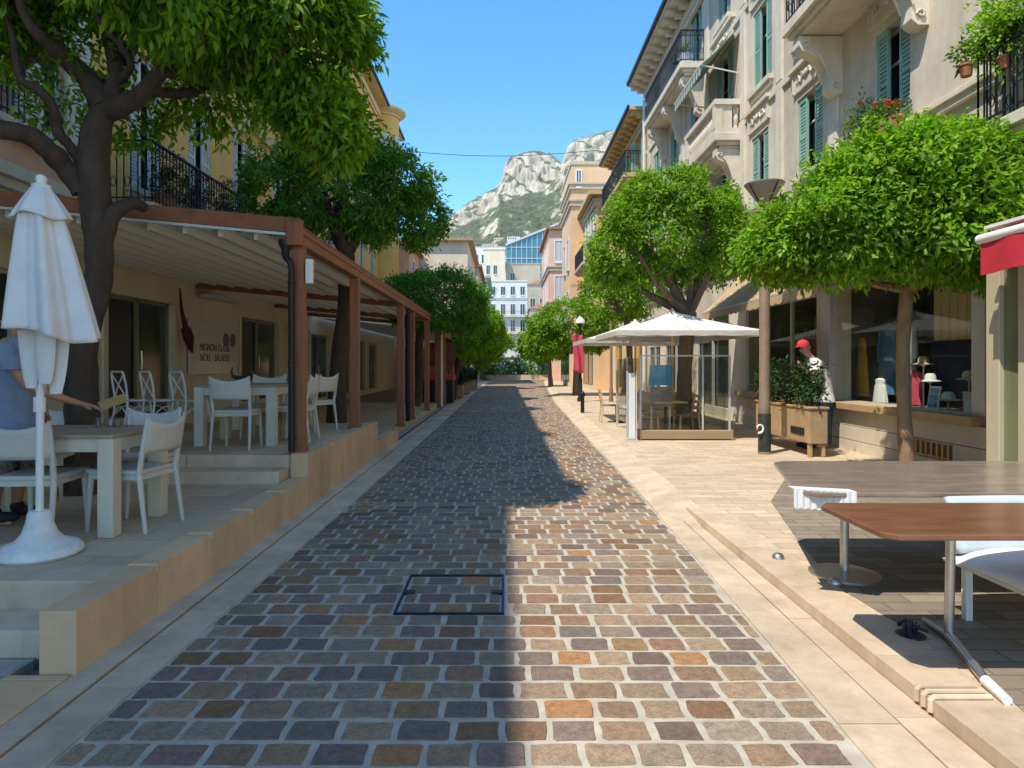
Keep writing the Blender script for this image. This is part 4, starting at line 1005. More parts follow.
def cornice(parent, X, side, y0, y1, z, proj, mat, dent=.62, gutter=True, th=.14):
    b = MB(); s2 = lambda a, c: sorted((X+side*a, X+side*c))
    b.box(*s2(-.1, proj), y0, y1, z-th, z); b.box(*s2(.002, .16), y0, y1, z-.62, z-.3)
    b.box(*s2(.002, .10), y0, y1, z-.80, z-.622)
    y = y0+.2
    while y < y1-.1 and dent: b.box(*s2(.162, proj-.1), y, y+.2, z-.30, z-th-.002); b.box(*s2(.162, proj*.55), y+.02, y+.18, z-.42, z-.301); y += dent
    c = b.build('cornice', M[mat], parent)
    if gutter:
        g_ = MB(); g_.box(*s2(proj+.002, proj+.10), y0, y1, z-.09, z+.05); g_.build('gutter', M['metal_dark'], c)
    return c

# ================= right: long cream apartment house =================
XR = 6.2
ra = thing('apartment_house', 'grey cream apartment house with sea green shutters and carved balconies on the right', 'building', (XR, 12, 0))
YA = 28.6
first = [(3.9,1.1,5.3,7.1),(7.2,1.3,4.45,7.05),(10.55,.95,5.32,7.05),(13.4,1.1,5.5,7.15),(16.0,1.05,5.5,7.2),(18.7,1.3,4.6,7.0),(21.4,1.1,5.2,7.1),(24.1,1.1,5.2,7.1),(26.8,1.1,5.2,7.1)]
second = [(7.2,1.1,8.3,10.3),(10.9,1.3,7.95,10.3),(13.4,1.1,8.3,10.3),(15.85,1.15,8.3,10.25),(18.6,1.5,7.6,10.3),(21.4,1.1,8.3,10.2),(24.1,1.1,8.3,10.2),(26.8,1.1,8.3,10.2)]
third = [(10.9,1.1,11.2,13.0),(15.85,1.1,11.2,13.0),(18.6,1.1,11.2,13.0),(21.3,1.2,10.95,13.0),(24.1,1.2,10.95,13.0),(26.8,1.1,11.2,13.0)]
ops = [(y-w_/2, y+w_/2, a, b_) for y, w_, a, b_ in first+second+third]
shops = [(8.62,12.36,.93,3.0),(13.05,16.9,.55,3.0),(18.2,21.2,.35,3.0),(22.4,25.4,.35,3.0),(26.2,28.2,.35,3.0)]
b = MB(); facade(b, XR, -1, -4, YA, 0, 13.7, ops+shops, .3); body(b, XR, -1, -4, YA, 0, 13.7, 9); b.build('wall', M['stone_wall'], ra)
for lst in (first, second, third):
    for y, w_, a, b_ in lst: window(ra, XR, -1, y, w_, a, b_, .28, 'white_paint', 'pane', 'shutter_green', 'stone_trim' if a not in (4.45, 4.6, 7.95, 7.6, 10.95) else None, -1)
cornice(ra, XR, -1, -4, YA, 13.72, .80, 'stone_trim')
b = MB(); b.box(XR-.10, XR-.002, -4, YA, 4.12, 4.36); b.box(XR-.18, XR-.10, -4, YA, 4.30, 4.36); b.build('string_course', M['stone_trim'], ra, bev=.01)
b = MB(); b.box(XR-.08, XR-.002, 8.1, 9.95, 5.12, 5.30); b.box(XR-.12, XR-.08, 8.1, 9.95, 5.22, 5.30); b.box(XR-.06, XR-.002, -4, YA, 7.72, 7.9); b.box(XR-.06, XR-.002, 13, YA, 10.62, 10.8); b.build('string_course', M['stone_trim'], ra, bev=.008)
for y in (12.35, 14.75, 17.0, 20.05, 22.75, 25.45, 28.1):
    b = MB(); b.box(XR-.07, XR-.001, y-.16, y+.16, 4.37, 7.71); b.box(XR-.07, XR-.001, y-.16, y+.16, 7.91, 10.6); b.box(XR-.07, XR-.001, y-.16, y+.16, 10.81, 12.9); b.build('pilaster', M['stone_trim'], ra, bev=.008)
rnd = random.Random(5)
for y, w_, a, b_ in first[2:]+second[1:5]:
    if y > 24: continue
    z = b_+.14; b = MB()
    b.box(XR-.05, XR-.001, y-w_/2-.12, y+w_/2+.12, z, z+.46); b.box(XR-.13, XR-.001, y-w_/2-.2, y+w_/2+.2, z+.462, z+.55)
    for yy in (y-w_/2-.1, y+w_/2+.06): b.box(XR-.075, XR-.051, yy, yy+.04, z+.02, z+.44)
    for s in (-1, 1):
        b.tube([(XR-.065, y+s*(.08+.34*k/9), z+.23+.08*math.sin(k*1.1)) for k in range(10)], [.035-.002*k for k in range(10)], 6)
        for k in range(4): b.ball((XR-.06, y+s*(.12+.1*k), z+.24+.09*math.sin(k*1.9)), (.03,.045,.03), 4)
    b.ball((XR-.07, y, z+.25), (.04,.08,.08), 6)
    b.build('relief_panel', M['stone_trim'], ra)
# carved balcony, second floor, near
s_ = slab(ra, XR, -1, 9.35, 12.55, 7.98, .92, 'stone_trim', .2)
for y in (9.75, 12.2): console(ra, XR-.002, -1, y, 7.60, .80, 1.05, .26, 'stone_trim')
railing(s_, (XR-.86, 9.42, 7.98), (XR-.86, 12.48, 7.98), 1.0); railing(s_, (XR-.04, 12.48, 7.98), (XR-.86, 12.48, 7.98), 1.0)
# balcony with iron railing at first floor, near right
s_ = slab(ra, XR, -1, 4.9, 8.05, 4.43, .50, 'stone_trim', .14)
railing(s_, (XR-.46, 4.95, 4.43), (XR-.46, 7.99, 4.43), 1.0, .10); railing(s_, (XR-.03, 7.99, 4.43), (XR-.46, 7.99, 4.43), 1.0, .10)
# stone balustrade balcony
s_ = slab(ra, XR, -1, 17.15, 20.1, 7.62, .72, 'stone_trim', .2)
b = MB()
xa = XR-.70; b.box(xa, xa+.2, 17.2, 20.05, 7.62, 7.76); b.box(xa-.02, xa+.22, 17.16, 20.09, 8.36, 8.50)
b.box(xa+.201, XR-.002, 17.2, 17.38, 7.62, 7.76); b.box(xa+.221, XR-.002, 17.16, 17.40, 8.36, 8.50); b.box(xa+.201, XR-.002, 19.87, 20.05, 7.62, 7.76); b.box(xa+.221, XR-.002, 19.85, 20.09, 8.36, 8.50)
for y in (17.2, 19.85): b.box(xa-.01, xa+.2, y, y+.2, 7.761, 8.359)
b.box(xa+.20, XR-.25, 17.22, 17.36, 7.761, 8.359)
bp = [(.045,0),(.05,.04),(.03,.08),(.06,.2),(.065,.27),(.03,.42),(.028,.5),(.05,.55),(.05,.597)]
for i in range(13): b.lathe((xa+.1, 17.55+i*.187, 7.761), bp, 8)
for i in range(1): b.lathe((XR-.13, 17.29, 7.761), bp, 8)
b.build('balustrade', M['stone_trim'], s_)
for y in (17.45, 19.8): console(ra, XR-.002, -1, y, 7.25, .64, 1.1, .3, 'stone_trim')
# striped green awning above it
b = MB(); b.grid(lambda u, v: (XR-.05-(.98)*u, 17.3+2.7*v, 10.45-1.0*u-.05*math.sin(math.pi*u)), 8, 10)
b.grid(lambda u, v: (XR-1.03, 17.3+2.7*u, 9.45-(.20+.035*abs(math.sin(math.pi*u*11)))*v), 66, 2)
aw = b.build('awning', M['awning_green'], ra, solid=.01); aw['label'] = 'faded green striped awning over the stone balcony'
b = MB(); b.bar((XR-.02,17.45,9.3),(XR-1.02,17.35,9.46),.03,.03); b.bar((XR-.02,19.85,9.3),(XR-1.02,19.95,9.46),.03,.03); b.bar((XR-1.03,17.3,9.46),(XR-1.03,20,9.46),.035,.035); b.build('awning_arm', M['white_paint'], aw)
# long iron balcony, third floor
s_ = slab(ra, XR, -1, 20.3, 25.5, 10.92, .78, 'stone_trim', .2)
railing(s_, (XR-.73, 20.36, 10.92), (XR-.73, 25.44, 10.92), .98, .12); railing(s_, (XR-.04, 20.36, 10.92), (XR-.73, 20.36, 10.92), .98, .12)
for y in (20.7, 23.0, 25.2): console(ra, XR-.002, -1, y, 10.55, .68, 1.15, .28, 'stone_trim')
b = MB(); b.tube([(XR-.16, 28.5, .1), (XR-.16, 28.5, 13.0)], .06, 8); b.build('drainpipe', M['lamp_white'], ra, smooth=True)
b = MB()
for i in range(11):
    y = 20+i*.8; b.bar((XR-.3,y,13.73),(XR-.3,y,14.7),.03,.03)
b.bar((XR-.3,20,14.7),(XR-.3,28.2,14.7),.03,.03); b.bar((XR-.3,20,14.25),(XR-.3,28.2,14.25),.02,.02); b.build('roof_railing', pmat('blue_grey_iron',(.06,.12,.18),.5), ra)
# shopfront: plinth, sill, frames, glass
pl = MB()
for z0, z1 in ((.0,.27),(.275,.52),(.525,.80)):
    y = 8.3
    while y < 17.0:
        e = min(y+1.55, 17.1); pl.box(XR-.14, XR-.002, y+.004, e-.004, z0, z1-.004); y = e
p_ = pl.build('plinth', M['plinth'], ra, bev=.006)
b = MB(); b.box(XR-.145, XR-.12, 8.92, 9.86, .29, .505); b.build('vent_recess', M['shop_dark'], p_)
b = MB()
for i in range(8): b.box(XR-.165, XR-.146, 8.95+i*.118, 8.99+i*.118, .31, .49)
b.box(XR-.162, XR-.146, 8.92, 9.86, .29, .31); b.box(XR-.162, XR-.146, 8.92, 9.86, .49, .505); b.build('vent_grille', pmat('brass_bars',(.42,.24,.09),.4,.2,10,.05,50,metal=.6), p_)
b = MB(); b.box(XR-.26, XR+.1, 8.4, 17.0, .802, .925); b.build('shop_sill', M['brown_sill'], ra, bev=.012)
f = MB()
for y, wd in ((8.5,.24),(12.55,.36),(10.15,.05)): f.box(XR-.10 if wd > .1 else XR-.02, XR+.06, y-wd/2, y+wd/2, .926, 3.06)
f.box(XR-.08, XR+.06, 8.62, 12.36, 3.0, 3.06); f = f.build('shop_frame', M['alu'], ra, bev=.008)
b = MB(); b.add([(XR+.02,8.62,.93),(XR+.02,12.36,.93),(XR+.02,12.36,3.0),(XR+.02,8.62,3.0)],[(0,1,2,3)]); b.build('shop_glass', M['glass'], f)
b = MB()
for y in (13.09,14.3,15.6,16.86): b.box(XR+.02, XR+.08, y-.04, y+.04, .56, 2.94)
b.box(XR+.018, XR+.082, 13.05, 16.9, 2.941, 2.999)
f = b.build('shop_frame', M['alu'], ra)
b = MB(); b.add([(XR+.05,13.05,.55),(XR+.05,16.9,.55),(XR+.05,16.9,3.0),(XR+.05,13.05,3.0)],[(0,1,2,3)]); b.build('shop_glass', M['glass'], f)
for a, b_ in ((18.2,21.2),(22.4,25.4),(26.2,28.2)):
    q_ = MB()
    for y in (a, (a+b_)/2, b_): q_.box(XR+.02, XR+.08, y-.05, y+.05, .35, 3.0)
    q_.box(XR+.021, XR+.079, a+.051, b_-.051, 2.3, 2.36); f = q_.build('shop_frame', M['alu'], ra)
    q_ = MB(); q_.add([(XR+.1,a,.35),(XR+.1,b_,.35),(XR+.1,b_,3.0),(XR+.1,a,3.0)],[(0,1,2,3)]); q_.build('shop_glass', M['pane'], f)
rm = MB()   # display rooms
for a, b_ in ((8.4,12.7),(12.9,17.2)):
    rm.box(XR+.12, XR+1.9, a, b_, .78, .90); rm.box(XR+1.9, XR+1.95, a, b_, .9, 3.1); rm.box(XR+.12, XR+1.9, a, b_, 3.06, 3.1); rm.box(XR+.31, XR+1.9, a-.03, a, .9, 3.06); rm.box(XR+.31, XR+1.9, b_, b_+.03, .9, 3.06)
rm.build('display_room', M['shop_dark'], ra)
b = MB()
for i in range(8): b.box(XR+1.05, XR+1.09, 9.55+i*.2, 9.735+i*.2, 1.98, 3.05)
b.build('wood_panelling', M['panel_wood'], ra, bev=.006)
b = MB(); b.box(XR+1.0, XR+1.05, 9.5, 11.15, .905, 1.93); b.box(XR+.98, XR+1.06, 9.48, 11.17, 1.931, 1.96); b.build('display_board', M['navy'], ra)
for y in (9.7, 10.1):
    b = MB(); b.lathe((XR+.8,y,2.9), [(.01,.15),(.035,.05),(.045,0),(0,0)], 12); b.build('spot_lamp', M['lamp_white'], ra, smooth=True)
# dark fascia with white letters over the display window
b = MB(); b.box(XR-.10, XR-.003, 8.5, 11.0, 3.16, 3.6); f = b.build('fascia', M['door_dark'], ra, bev=.008)
text('lettering', 'les-ill', .34, (XR-.105, 9.9, 3.36), (R(90),0,R(-90)), M['lamp_white'], f, sx=1.3)
# beige awning over the second shop
b = MB(); b.grid(lambda u, v: (XR-.03-1.0*u, 11.1+6.1*v, 3.95-1.02*u-.06*math.sin(math.pi*u)), 8, 24)
b.grid(lambda u, v: (XR-1.03, 11.1+6.1*u, 2.93-(.17+.035*abs(math.sin(math.pi*u*21)))*v), 126, 2)
aw = b.build('awning', M['awning_tan'], ra, solid=.008); aw['label'] = 'tan canvas awning with a scalloped edge'
b = MB(); b.bar((XR-1.02,11.1,2.92),(XR-1.02,17.2,2.92),.035,.035); b.bar((XR-.02,17.0,2.5),(XR-1.0,17.1,2.9),.03,.03); b.build('awning_arm', M['alu'], aw)
# entrance porch and red awning at the near end
pc = MB()
for ya, yb in ((6.60,6.78),(6.26,6.36)): pc.box(4.95, 5.10, ya, yb, .08, 2.78)
pc.box(5.10, XR-.002, 6.66, 6.78, .08, 2.78); pc.box(4.93, XR-.002, 2.0, 6.8, 2.782, 2.90); pc.box(4.95, 5.10, 2.0, 2.14, .08, 2.78); pc.box(4.98,5.04,6.361,6.599,.08,.30)
pr = pc.build('entrance_porch', M['beige_metal'], ra, bev=.008)
b = MB(); b.box(5.0, 5.02, 6.361, 6.599, .301, 2.779); b.build('side_light', M['olive_metal'], pr)
b = MB(); b.box(5.01, 5.03, 2.141, 6.259, .12, 2.7); b.build('glass_door', M['glass'], pr)
b = MB(); b.box(4.93, 4.949, 6.63, 6.66, .25, .33); b.build('latch', M['brown_sill'], pr)
b = MB(); b.box(4.95, 5.0, 6.45, 6.52, 2.55, 2.68); b.build('lamp_bracket', M['metal_dark'], pr)
b = MB(); b.grid(lambda u, v: (4.925-.34*u, 2.0+4.35*v, 2.90-.10*u), 2, 8); b.grid(lambda u, v: (4.58+.012*math.sin(u*40), 2.0+4.35*u, 2.80-.34*v+.008*math.sin(u*30)), 60, 3)
aw = b.build('awning', M['awning_red'], ra, solid=.008); aw['label'] = 'red awning valance below a cream roller'
b = MB(); b.tube([(4.60,1.98,2.80),(4.60,6.38,2.80)], .05, 12); b.box(4.64,4.92,1.98,6.38,2.90,2.93); b.build('awning_cassette', M['lamp_white'], aw, smooth=True)

# window display things
def garment(name, label, x, y, z0, z1, w_, mat, sleeves=True, group='clothes in the display window'):
    b = MB(); H = z1-z0
    def f(u, v):
        t = 2*math.pi*u; s = .55+.45*(1-v)**.7 if v < .75 else (.62+.5*(v-.75))
        ww = w_*.5*s*(1+.06*math.cos(7*t)*(1-v)); 
        if v > .93: ww *= 1-(v-.93)*9
        return (x+.38*ww*math.sin(t), y+ww*math.cos(t), z0+H*v)
    b.grid(f, 36, 16, wrap=True)
    if sleeves:
        for s in (-1,1): b.tube([(x,y+s*w_*.30,z0+H*.90),(x,y+s*w_*.44,z0+H*.68),(x,y+s*w_*.47,z0+H*.45)], [.055,.05,.045], 8)
    return tag(b.build(name, M[mat], smooth=True), label, 'garment', group)
garment('dress', 'blue cotton dress hanging in the middle of the display window', 7.0, 12.05, 1.05, 2.35, .55, 'blue_cloth')
garment('dress', 'pale blue shirt dress beside the blue one in the display window', 7.05, 11.55, 1.2, 2.3, .5, 'ice_cloth')
garment('dress', 'mustard dress at the column end of the display window', 6.75, 12.45, 1.0, 2.1, .42, 'mustard_cloth', False)
garment('blouse', 'faded red blouse low behind the display window glass', 6.9, 11.1, .92, 1.5, .42, 'pink_cloth')
garment('dress', 'white cotton dress low between coloured ones in the display window', 6.7, 11.75, .92, 1.35, .4, 'white_cloth', False)
def hat(label, x, y, z, r=.16, mat='straw'):
    root = thing('hat_stand', label, 'hat', (x, y, .905), 0, 'hats in the display window')
    b = MB(); b.lathe((x,y,.905), [(.07,0),(.07,.015),(.012,.03),(.012,z-.905-.06),(.06,z-.905-.03),(0,z-.905)], 14); b.build('stand', M['alu'], root, smooth=True)
    b = MB(); b.lathe((x,y,z-.03), [(r,0),(r*1.02,.012),(r*.55,.03),(r*.52,.09),(r*.35,.13),(0,.135)], 24); b.build('hat', M[mat], root, smooth=True)
hat('straw sun hat set against the navy board', 6.85, 9.72, 1.40)
hat('white brimmed hat lower down beside the straw one', 6.7, 9.95, 1.08, .17, 'white_cloth')
hat('straw hat left of the navy board in the window', 6.75, 10.62, 1.62, .15)
hat('pale hat on the middle stand of the display', 6.75, 10.45, 1.35, .15, 'white_cloth')
pf = thing('picture_frame', 'small blue and white framed picture leaning at the display window', 'picture frame', (6.42, 9.85, .905))
b = MB(); b.obox((6.42,9.85,1.09),(.02,.20,.36),(0,R(10),R(12))); b.build('frame', M['lamp_white'], pf, bev=.004)
b = MB(); b.obox((6.408,9.847,1.092),(.012,.15,.29),(0,R(10),R(12))); b.build('print', pmat('blue_print',(.03,.14,.36),.4,.5,14,0,c2=(.3,.45,.6)), pf)
for i, (x, y, h, w_, m_) in enumerate(((6.6,9.0,.18,.5,'white_cloth'),(6.75,9.35,.28,.3,'alu'))):
    b = MB(); b.box(x-.15, x+.15, y-w_/2, y+w_/2, .905, .905+h); b.box(x-.16,x+.16,y-w_/2-.01,y+w_/2+.01,.905+h,.925+h); tag(b.build('display_plinth', M[m_], bev=.006), ['low white display block in the corner of the window','pale grey display block beside the low white one'][i], 'display block')
# second shop stock
rnd = random.Random(9)
sh = thing('shop_shelf', 'dark wooden shelf loaded with small goods inside the second shop', 'shelf', (7.6, 15.0, .9))
b = MB()
for z in (1.3,1.75,2.2): b.box(7.4, 8.0, 13.1, 17.0, z, z+.03)
for y in (13.1,14.4,15.7,16.97): b.box(7.4,8.0,y,y+.03,.9,2.7)
b.build('frame', M['planter'], sh)
for z in (1.33,1.78,2.23):
    b = MB()
    for i in range(16):
        y = 13.2+i*.235; h = rnd.uniform(.1,.3); b.box(7.45,7.7,y,y+rnd.uniform(.1,.2),z,z+h)
    b.build('goods', palette_mat('mixed_goods', [(.3,.1,.05),(.1,.2,.1),(.35,.3,.2),(.05,.1,.2),(.4,.35,.3)], bump=.1), sh)

# ================= right: cream house with iron balcony =================
rb = thing('apartment_house', 'cream ochre house with a dark iron balcony beyond the white drainpipe', 'building', (XR, 34, 0))
wy = [30.2, 32.6, 35.2]
ops = [(y-.55,y+.55,a,b_) for y in wy for a, b_ in ((5.0,7.2),(8.0,9.6),(10.2,12.0))]+[(29.4,31.2,.3,2.9),(31.6,33.6,.3,2.9),(34.4,36.6,.3,2.9)]
b = MB(); facade(b, XR, -1, YA+.02, 37.2, 0, 12.8, ops, .25); body(b, XR, -1, YA+.02, 37.2, 0, 12.8, 9); b.build('wall', M['yellow_wall'], rb)
b = MB(); b.box(XR-.08, XR-.002, YA+.05, 37.2, 3.2, 3.8); b.box(XR-.05,XR-.002,YA+.05,29.35,.0,3.199); b.box(XR-.05,XR-.002,31.25,31.55,.0,3.199); b.box(XR-.05,XR-.002,33.65,34.35,.0,3.199); b.box(XR-.05,XR-.002,36.65,37.19,.0,3.199); b.build('shopfront', M['shop_wall'], rb)
for y in wy:
    for a, b_ in ((5.0,7.2),(8.0,9.6),(10.2,12.0)): window(rb, XR, -1, y, 1.1, a, b_, .22, 'white_paint', 'pane', 'shutter_green', 'trim_cream')
for y0, y1 in ((29.4,31.2),(31.6,33.6),(34.4,36.6)):
    b = MB(); b.add([(XR+.2,y0,.3),(XR+.2,y1,.3),(XR+.2,y1,2.9),(XR+.2,y0,2.9)],[(0,1,2,3)]); b.build('shop_glass', M['pane'], rb)
cornice(rb, XR, -1, YA+.05, 37.2, 12.8, .75, 'trim_ochre', .7)
s_ = slab(rb, XR, -1, 29.6, 36.6, 10.2, .8, 'trim_ochre', .2); railing(s_, (XR-.76,29.65,10.2),(XR-.76,36.55,10.2),1.0,.12); railing(s_, (XR-.03,29.65,10.2),(XR-.76,29.65,10.2),1.0,.12)
for y in (30,31.6,33.2,34.6,36.1): console(rb, XR-.002, -1, y, 9.84, .7, .6, .2, 'trim_ochre')

# ================= facing boxes: houses further away =================
def house(name, label, x0, x1, y0, y1, z0, z1, wall, front=(), side=(), sx=-1, roof='roof_tile', pitch=.0, over=.25, frame='white_paint', pane='pane', bands=(), trim='trim_cream', shopf=False):
    root = thing(name, label, 'building', ((x0+x1)/2, (y0+y1)/2, z0))
    if shopf:
        X = x0 if sx < 0 else x1; q_ = MB(); q_.box(*sorted((X+sx*.002, X+sx*.10)), y0+.01, y1-.01, .05, 3.5); q_.box(*sorted((X+sx*.002, X+sx*.2)), y0+.01, y1-.01, 3.501, 3.75); sf = q_.build('shopfront', M['shop_wall'], root)
        y = y0+.5
        while y+1.6 < y1:
            q_ = MB(); q_.box(*sorted((X+sx*.101, X+sx*.13)), y, y+1.6, .45, 2.8); q_.build('shop_window', M['pane'], sf)
            q_ = MB(); q_.add([(X+sx*.12,y-.1,3.3),(X+sx*.12,y+1.7,3.3),(X+sx*1.1,y+1.7,2.75),(X+sx*1.1,y-.1,2.75)],[(0,1,2,3)]); q_.add([(X+sx*1.1,y+1.7,2.75),(X+sx*1.1,y-.1,2.75),(X+sx*1.1,y-.1,2.58),(X+sx*1.1,y+1.7,2.58)],[(0,1,2,3)]); q_.build('shop_awning', M['awning_tan'], sf, solid=.02)
            y += 2.1
    b = MB(); b.box(x0, x1, y0, y1, z0, z1); b.build('wall', M[wall], root)
    b = MB()
    if pitch:
        xm = (x0+x1)/2; b.add([(x0-over,y0-over,z1),(x1+over,y0-over,z1),(x1+over,y1+over,z1),(x0-over,y1+over,z1),(xm,(y0+y1)/2-.2,z1+pitch),(xm,(y0+y1)/2+.2,z1+pitch)],[(0,1,4),(1,2,5,4),(2,3,5),(3,0,4,5),(0,3,2,1)])
    else:
        b.box(x0-over, x1+over, y0-over, y1+over, z1+.002, z1+.22)
    b.build('roof', M[roof], root)
    for z in bands:
        b = MB(); b.box(x0-.12, x1+.12, y0-.12, y1, z, z+.3); b.box(x0-.2,x1+.2,y0-.2,y1,z+.301,z+.42); b.build('band', M[trim], root)
    for (xa, xb, za, zb) in front:
        f = MB(); t = .09
        f.box(xa-t,xa,y0-.06,y0-.002,za-t,zb+t); f.box(xb,xb+t,y0-.06,y0-.002,za-t,zb+t); f.box(xa,xb,y0-.06,y0-.002,zb,zb+t); f.box(xa-t*.6,xb+t*.6,y0-.14,y0-.061,za-t-.08,za-t*.5); f.box(xa,xb,y0-.05,y0-.003,za-t,za); f.box((xa+xb)/2-.03,(xa+xb)/2+.03,y0-.05,y0-.011,za,zb); f = f.build('window', M[frame], root)
        q_ = MB(); q_.add([(xa,y0-.01,za),(xb,y0-.01,za),(xb,y0-.01,zb),(xa,y0-.01,zb)],[(0,1,2,3)]); q_.build('pane', M[pane], f)
    X = x0 if sx < 0 else x1
    for (ya, yb, za, zb) in side:
        f = MB(); t = .09; s2 = lambda a, c: sorted((X+sx*a, X+sx*c))
        f.box(*s2(.002,.06),ya-t,ya,za-t,zb+t); f.box(*s2(.002,.06),yb,yb+t,za-t,zb+t); f.box(*s2(.002,.06),ya,yb,zb,zb+t); f.box(*s2(.002,.14),ya-.05,yb+.05,za-t,za); f = f.build('window', M[frame], root)
        q_ = MB(); q_.add([(X+sx*.01,ya,za),(X+sx*.01,yb,za),(X+sx*.01,yb,zb),(X+sx*.01,ya,zb)],[(0,1,2,3)]); q_.build('pane', M[pane], f)
    return root
# peach annex and tower
an = house('annex', 'low peach house with a pale eave and balcony against the peach tower', 5.2, 10, 37.3, 43.0, 0, 11.1, 'peach_wall', shopf=True, side=[(38.2,39.2,8.0,10.3),(40.6,41.6,8.0,10.3),(38.2,39.2,4.6,6.8),(40.6,41.6,4.6,6.8)], over=.45, roof='trim_ochre', bands=(10.5,), pane='shutter_green')
s_ = slab(an, 5.2, -1, 37.9, 42.4, 7.5, .7, 'trim_cream', .18); railing(s_, (4.55,37.95,7.5),(4.55,42.35,7.5),.95,.14); railing(s_, (5.18,37.95,7.5),(4.55,37.95,7.5),.95,.14)
s_ = slab(an, 5.2, -1, 37.9, 42.4, 4.3, .6, 'trim_cream', .18); railing(s_, (4.65,37.95,4.3),(4.65,42.35,4.3),.95,.14)
tw = house('tower_house', 'tall flat topped peach house rising above its neighbours on the right', 4.4, 10.5, 43.05, 50, 0, 14.6, 'peach_wall', shopf=True, front=[(4.75,5.0,13.2,14.2)], side=[(44.5,45.5,8,10),(47,48,8,10),(44.5,45.5,4.5,6.5),(47,48,4.5,6.5)], bands=(11.9,13.0), over=.06, roof='trim_cream')
#[(.3,0),(.42,.3),(.42,1.9),(.5,2.0),(.5,2.25),(.3,2.4),(0,2.4)],16); b.build('corner_turret', M['peach_wall'], tw, smooth=False)
house('apartment_house', 'rose pink house with tall white windows beside the teal glass block', 4.0, 9.5, 58, 70, 0, 13.4, 'rose_wall', shopf=True, front=[(4.5,5.2,10.6,12.4),(4.5,5.2,7.4,9.3),(4.5,5.2,4.5,6.3),(5.9,6.6,10.6,12.4),(5.9,6.6,7.4,9.3)], side=[(60,61,10.5,12.4),(63,64,10.5,12.4),(60,61,7.4,9.3),(63,64,7.4,9.3),(66,67,7.4,9.3)], bands=(6.7,9.8), over=.3, roof='roof_tile', pane='shutter_white')
# white house at the head of the street
fw = []
for i in range(4):
    x = -2.1+i*1.9
    for za, zb in ((4.6,6.6),(7.9,10.1),(11.2,13.2),(15.0,16.6)): fw.append((x-.42, x+.42, za, zb))
wh = house('white_house', 'white four storey house with small balconies closing the end of the street', -3.1, 4.5, 128, 138, 1.0, 17.6, 'white_wall', front=fw, bands=(14.1,), over=.12, roof='white_wall', trim='white_wall')
for z in (7.6, 10.9):
    s_ = MB(); s_.box(-2.9,4.3,127.2,127.99,z-.2,z); s_ = s_.build('balcony', M['white_wall'], wh); railing(s_, (-2.85,127.25,z),(4.25,127.25,z),.9,.25,curl=False)
house('small_house', 'narrow beige house with an orange tiled roof right of the white house', 4.7, 8.6, 118, 126, 1, 11.5, 'beige_wall', front=[(5.2,6.0,8.6,10.4),(6.7,7.5,8.6,10.4),(5.2,6.0,5.4,7.2),(6.7,7.5,5.4,7.2)], pitch=1.4)
house('small_house', 'taller beige house stepping up behind the orange tiled roof', 5.0, 11, 140, 150, 3, 18.5, 'beige_wall', front=[(5.6,6.6,13.5,15.5),(7.6,8.6,13.5,15.5),(5.6,6.6,9.5,11.5)], pitch=1.6)
house('apartment_house', 'grey beige blind sided block standing behind the white house', .5, 8.5, 155, 170, 5, 25.0, 'beige_wall', front=[(1.5,2.5,21,23)], roof='beige_wall', over=.1)
house('apartment_house', 'cream block rising left behind the white house', -4.6, 0.2, 150, 162, 4, 27.5, 'cream_wall', front=[(-4,-3.2,22,24),(-2.4,-1.6,22,24),(-4,-3.2,18,20),(-2.4,-1.6,18,20)], roof='beige_wall', over=.1)
house('apartment_house', 'long pale terrace block on the slope below the cliffs', -12, 2, 225, 240, 8, 41.5, 'white_wall', front=[(-10+i*2.4,-8.8+i*2.4,36,38.8) for i in range(4)], roof='beige_wall', over=.1)
house('apartment_house', 'wide white low block just left of the teal glass building', -3.0, 9.5, 205, 220, 8, 35.5, 'white_wall', front=[(-2+i*2.4,-.8+i*2.4,31,33.5) for i in range(4)], roof='white_wall', over=.1)
gb = thing('glass_building', 'teal glazed building with a rising roofline below the mountain', 'building', (8, 196, 8))
b = MB(); b.prism([(.6,35.5),(15.5,41.5),(15.5,10),(.6,10)], lambda a, c, t: (a, t, c), 190, 205); b.build('curtain_wall', M['pane_blue'], gb)
b = MB()
for i in range(11):
    x = .6+i*1.49; b.box(x-.08,x+.08,189.8,189.99,10,35.4+i*.60)
for z in (24,28,32,35.2): b.box(.6,15.5,189.82,189.98,z-.1,z+.1)
b.prism([(.4,35.5),(15.7,41.7),(15.7,42.3),(.4,36.1)], lambda a, c, t: (a, t, c), 189.5, 205.4); b.build('glazing_bars', M['alu'], gb)
house('small_house', 'slim pale yellow house with a tiled roof between the cream and white houses', -4.9, -3.3, 112, 122, 2, 15.5, 'cream_wall', front=[(-4.6,-4.2,11.5,13.3),(-4.6,-4.2,8,9.8)], pitch=.9)
house('small_house', 'low white house with an orange roof beside the narrow beige one', 8.7, 12, 122, 130, 1, 13.5, 'white_wall', front=[(9.2,10,10,12),(10.6,11.4,10,12)], pitch=1.2)
house('apartment_house', 'long beige wall of flats half way up the slope', 1.0, 24, 330, 342, 20, 61, 'beige_wall', front=[(2+i*3,3.6+i*3,55.5,58.5) for i in range(7)], over=.2, roof='trim_cream')
hv = [((p-504)/660*d, d, zz, w_, h_, m_) for p, d, zz, w_, h_, m_ in ((507,700,128,14,9,'white_wall'),(521,640,108,12,8,'cream_wall'),(482,690,118,16,9,'cream_wall'),(538,690,112,13,8,'white_wall'),(494,760,140,12,7,'cream_wall'),(512,620,98,16,8,'white_wall'))]
